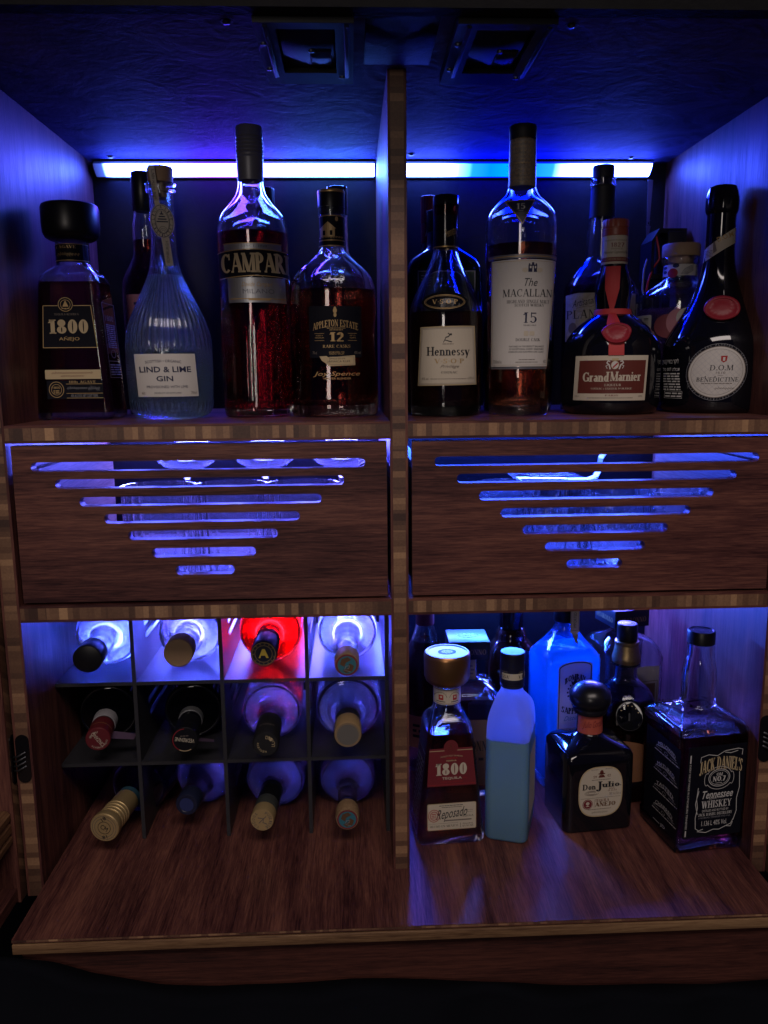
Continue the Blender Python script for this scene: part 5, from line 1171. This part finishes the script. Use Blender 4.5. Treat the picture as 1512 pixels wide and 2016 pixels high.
fl = [[(1046, 1160), (1040, 1230), (1050, 1290), (1040, 1350), (1046, 1420), (1070, 1436), (1100, 1428)], [(1060, 1440), (1120, 1452), (1170, 1436), (1210, 1440), (1290, 1410), (1306, 1380)], [(1322, 1080), (1330, 1180), (1316, 1250), (1322, 1330), (1304, 1390)], [(1048, 1000), (1050, 968), (1100, 955), (1160, 966), (1210, 940), (1300, 932), (1332, 940), (1330, 975)], [(1210, 948), (1250, 956), (1300, 945)], [(1052, 1180), (1034, 1260), (1052, 1330)], [(1250, 1422), (1290, 1428), (1302, 1400)]]
for f_ in fl: L.ln(f_, 4, J)
L.build('front_label', t, onfront(45.9), base=.35)
L = Lab(815, 1160, 0, 74, .36, .212)
L.rect(722, 885, 940, 1500, blackp)
for i, wd in enumerate(('MELLOWED', 'MATURED', 'TASTED', 'CHARRED')):
    y = 925 + i * 122
    L.t(wd, 800, y, 910, y + 22, J, 1, arc=14).ln([(790, y + 40), (850, y + 22), (915, y + 40)], 3, J).tiny(780, y + 62, 935, y + 72, J, 1, 1).rg(852, y + 50, 12, 10, 3, J).tiny(786, y + 46, 828, y + 54, greyink, 1, 1).tiny(880, y + 46, 925, y + 54, greyink, 1, 1)
L.t('JD', 838, 1412, 868, 1436, J, 1).rect(790, 1424, 832, 1427, J, 1)
L.build('side_label', t, onleft(45.9), base=.35)
for nm, tx, an in (('embossed_script', 'Jack Daniel', 0), ('embossed_script', 'Jack Daniel', -90)):
    L = Lab(0, 0, 0, 0, 1); L.t(tx, -30, -4, 28, 6, glass, 0, shear=.5, bold=.01)
    L.build(nm, t, turned(lambda u, v, h: (u, -34 - v * .9, 160.5 - v * .55 + h), R(an)), base=.5)

# ============================================================ lying bottles in the rack
def lying(name, label, X, Z, ycap, Hh, prof, gm, lq, fill, yaw=0, n=72, lift=0, wall=2.4, base=8):
    a = R(yaw); d = Vector((math.sin(a) * -1 * -1, -math.cos(a), 0))
    t = thing(name, label, 'bottle', (X - d.x * Hh, ycap - d.y * Hh, Z), a, group='bottles lying in the rack', rx=R(90 + lift))
    if lq is None and gm in (glass_black, glass_green, glass_brown): solid(t, prof, gm, n=n)
    else: vessel(t, prof, gm, lq, fill, wall=wall, base=base, n=n)
    return t
def std(Rb, sh, nk, Rn, top, b0=None):
    return sm([(0, Rb - 3), (3, Rb), (sh * .5, Rb), (sh, Rb), (sh + (nk - sh) * .3, Rb * .86), (sh + (nk - sh) * .65, Rb * .52), (nk, Rn + 1), (nk + 12, Rn), (top, Rn - .4)], 4)
def disc(t, z, draw, nm='cap_print', base=.2):
    L = Lab(0, 0, 0, 0, 1); draw(L); return L.build(nm, t, ontop(z), base=base)
# row 1
t = lying('vodka_bottle', 'clear bottle with flat black cap in the top left cell of the rack', -360.5, 247, 49, 300, pr := std(40, 200, 236, 15, 286), glass, water, 290, yaw=2)
cap_round(t, 272, 300, 16.6, black_p)
L = Lab(0, 0, 0, 215, 1); L.t('WODKA', -14, -3, 14, 5, glass, 0, bold=.02); L.build('embossed_word', t, onround(pr), cut=3, base=.5)
t = lying('vodka_bottle', 'clear bottle with wide pale wooden stopper in the second cell of the top row', -258.9, 247, 63, 290, pr := std(41, 200, 226, 15.5, 272), glass, water, 280, yaw=1)
loft('wooden_stopper', [(266, 15), (266.3, 17.2), (289, 17.4), (290, 16.6), (290.1, .5)], cork, t, n=48)
t = lying('aperitif_bottle', 'glowing red orange aperitif bottle with black cap marked with a yellow letter', -157.9, 246, 56, 294, pr := std(40, 200, 232, 14, 268), glass, orange_l, 262, yaw=0)
loft('cap', [(240, 14.6), (250, 15), (251, 14.4), (253, 14.4), (254, 15.4), (292, 15.6), (293.6, 14.8), (293.8, .5)], pm('navy_cap', (.012, .013, .03), .35), t, n=64, smooth=30)
disc(t, 293.8, lambda L: (L.rg(0, 0, 14.2, 14.2, .7, goldink), L.rg(0, 0, 10.4, 10.4, .5, goldink), L.quad([(-6, 5), (-1.5, -6), (1.5, -6), (6, 5), (3, 5), (1.8, 2), (-3.2, 2), (-3.8, 5)], pm('yellow_print', (.62, .45, .06), .5)), arctext(L, 'BARBERO PADOVA', 0, 0, 12.3, 12.3, 180, 500, 2.2, goldink)))
emb = []
def emblem(L):
    L.ell(0, 0, 12.4, 12.4, maroon, 0); L.ell(0, 0, 10.6, 10.6, pm('turquoise_print', (.03, .14, .19), .5), 1)
    for sg in (1, -1): L.quad([(sg * -8, sg * -1), (sg * -6, sg * -7), (sg * 1, sg * -9.5), (sg * 5, sg * -6), (sg * -1, sg * -3), (sg * -3, sg * 2)], pm('brown_print', (.10, .05, .025), .5), 2)
    L.ln([(-3, 6), (-1, 1), (3, 1), (2, 4), (-4, 5.5), (4, 8)], 1.0, silver, 3)
corkd = rough_mat('dark_cork', (.20, .12, .06), 300, .4, .6, (.34, .22, .12), dist=.0008)
t = lying('gin_bottle', 'clear bottle with cork stopper bearing a turquoise round emblem, top right cell of the rack', -59.7, 247, 10, 330, pr := std(38, 200, 232, 13.5, 300), glass, water, 296, yaw=0)
loft('cork_stopper', [(302, 11.5), (302.3, 13.2), (306, 14.2), (326, 14.2), (329.6, 13), (329.8, .5)], corkd, t, n=48); disc(t, 329.8, emblem)
L = Lab(0, 0, 0, 218, 1); L.t('1689', -10, -3, 12, 5, glass, 0, bold=.02); L.build('embossed_date', t, turned(onround(pr), R(180)), cut=3, base=.5)
# row 2
redc = pm('wine_red_cap', (.11, .012, .017), .4)
tagp = pm('mauve_tag', (.09, .055, .10), .6)
t = lying('vermouth_bottle', 'dark bottle with wine red lettered cap, middle row at the wall', -359.6, 141.5, 63, 285, pr := std(37, 195, 228, 13.6, 262), glass_black, None, None, yaw=7)
loft('cap', [(250, 13.9), (251, 14.2), (268, 14.2), (269, 13.5), (270, 14.5), (284, 14.6), (285, 13.8), (285.1, .5)], redc, t, n=64, smooth=30); collar(t, 268.2, 269.6, [(260, 14), (280, 14)], gold, 'gold_ring')
loft('neck_label', [(228, 14.8), (246, 14.3)], grey_p, t, n=48)
disc(t, 285.1, lambda L: (L.t('CINZANO', -10.5, -2.3, 10.5, 2.3, cream, rot=R(-125)), arctext(L, 'CASA FONDATA', 0, 0, 10.5, 10.5, 10, 130, 2.2, cream), arctext(L, 'DEL 1757', 0, 0, 9, 9, 200, 270, 2.2, cream)))
mesh('paper_tag', [(12, -6, 272), (38, -14, 262), (40, -12, 250), (14, -3, 258)], [(0, 1, 2, 3)], tagp, t)
t = lying('creme_liqueur_bottle', 'dark bottle with black cap ringed in red and gold, second cell of the middle row', -254.9, 141.5, 55, 292, pr := std(37, 195, 228, 14, 268), glass_black, None, None, yaw=4)
loft('cap', [(248, 14.4), (249, 15), (274, 15.2), (275, 14.6), (276, 15.6), (291, 15.8), (292, 15), (292.1, .5)], black_p, t, n=64, smooth=30)
loft('neck_label', [(226, 15.3), (238, 14.9)], silver, t, n=48)
disc(t, 292.1, lambda L: (L.t('VEDRENNE', -11.5, -2.4, 11.5, 2.4, cream, rot=R(190)), L.rg(0, 0, 14.4, 14.4, .9, wax, a0=120, a1=270), L.rg(0, 0, 14.4, 14.4, .9, tan, a0=60, a1=120), L.tiny(-5, -6, 6, -4.4, dim_p)))
mesh('paper_tag', [(13, -8, 280), (32, -14, 272), (30, -20, 252), (14, -14, 258)], [(0, 1, 2, 3)], tagp, t)
t = lying('gin_bottle', 'clear bottle with long black cap lettered in a ring, third cell of the middle row', -157.1, 141.5, 37, 305, pr := std(38, 200, 236, 14, 270), glass, water, 262, yaw=1)
loft('cap', [(246, 14.5), (247, 15), (303, 15.4), (305, 14.2), (305.1, .5)], black_m, t, n=64)
disc(t, 305.1, lambda L: (arctext(L, 'הר אודם'[::-1].replace(' ', ''), 0, 0, 9, 9, -80, 10, 4, tan), arctext(L, 'HARODEM', 0, 0, 9, 9, 190, 90, 2.6, tan, -1)))
L = Lab(0, 0, 0, 282, 1); L.scrawl(-9, -3, 9, 2, dim_p, .6, 6); L.build('cap_script', t, turned(onround([(240, 15.2), (310, 15.4)]), R(180)), cut=3)
t = lying('vodka_bottle', 'large clear bottle with grey topped wooden stopper, right end of the middle row', -60.5, 143.5, 53, 290, pr := std(42, 200, 226, 15, 268), glass, water, 262, yaw=0)
loft('wooden_stopper', [(262, 14.5), (262.3, 16.2), (288.6, 16.5), (290, 15.6), (290.1, .5)], pm('varnished_wood', (.30, .20, .10), .45), t, n=48)
collar(t, 244, 258, pr, black_m, 'neck_band')
disc(t, 290.1, lambda L: (L.ell(0, 0, 13.2, 13.2, pm('grey_wood', (.13, .12, .11), .6)), L.rg(0, 0, 14.6, 14.6, .6, dim_p)))
# row 3
t = lying('bitter_bottle', 'violet dark bottle with long ridged gold screw cap, bottom row at the wall', -352, 40, 39.5, 300, pr := std(37, 190, 225, 14, 262), GL('violet_glass', (.50, .40, .75)), None, None, yaw=-9)
goldc = pm('brass_cap', (.58, .42, .2), .4, metal=.6)
loft('cap', [(236, 14.6), (237, 15)] + [(262, 15.2)] + [(264 + k * 6 + dd, 16.2 - e) for k in range(4) for dd, e in ((0, .2), (2, 0), (2.6, 1), (4.4, 1), (5, 0))] + [(290, 17.6), (298.6, 17.9), (300, 17), (300.1, .5)], goldc, t, n=80, smooth=28)
disc(t, 300.1, lambda L: (L.rg(0, 0, 15, 15, .5, dim_p), L.rg(0, 0, 12, 12, .5, dim_p), L.rg(0, 0, 8, 8, .6, ink), L.t('CM', -4.5, -3, 4.5, 3, ink, rot=R(30)), L.t('18', -3, -14, 3, -9.5, ink, rot=R(-35)), L.t('81', -3, 9.5, 3, 14, ink, rot=R(-20))))
collar(t, 228, 235, pr, pm('teal_label', (.02, .06, .09), .5), 'neck_label')
t = lying('vodka_bottle', 'clear bottle with dark blue black cap tilted to the left, bottom row second cell', -264.3, 40, 86, 262, pr := std(38, 178, 212, 15, 246), glass, water, 240, yaw=-7)
loft('cap', [(238, 14.2), (239, 15), (259, 14.6), (261, 13.4), (261, 10), (260.6, 9.6), (260.6, .5)], pm('blue_black_cap', (.012, .015, .04), .35), t, n=48)
disc(t, 260.6, lambda L: L.ell(0, 0, 9, 9, pm('navy_cap_face', (.02, .03, .12), .5)))
t = lying('grappa_bottle', 'clear bottle with black sleeve and embossed gold cap, bottom row third cell', -165.7, 40, 46, 300, pr := std(39, 190, 222, 14, 262), glass, water, 256, yaw=-4)
collar(t, 228, 262, pr, black_gloss, 'black_sleeve', off=.5)
loft('cap_sleeve', [(262.2, 14), (263, 14.4), (282, 14.2)], pm('grey_green_cap', (.05, .055, .05), .4), t, n=48)
loft('cap', [(282.2, 13), (282.4, 14.3), (298, 14.4), (300, 13.6), (300.1, .5)], goldc, t, n=48)
disc(t, 300.1, lambda L: (arctext(L, 'PUGLIESE', 0, 0, 10.6, 10.6, -60, 60, 3.6, dim_p), arctext(L, 'VODOGA', 0, 0, 10.6, 10.6, 120, 230, 3.6, dim_p), L.ln([(-5, -3), (2, -2), (1, 3), (6, 5)], 1.2, dim_p), L.ln([(-4, 4), (0, 0), (5, -5)], 1, dim_p)))
t = lying('gin_bottle', 'clear bottle with turquoise emblem on its cork, bottom right cell of the rack', -62.8, 39, 43, 297, pr := std(37, 185, 216, 12.5, 268), glass, water, 262, yaw=0)
loft('cork_stopper', [(270, 11), (270.3, 12.8), (276, 14.4), (290, 14.6), (296.6, 13.2), (296.8, .5)], corkd, t, n=48); disc(t, 296.8, emblem)
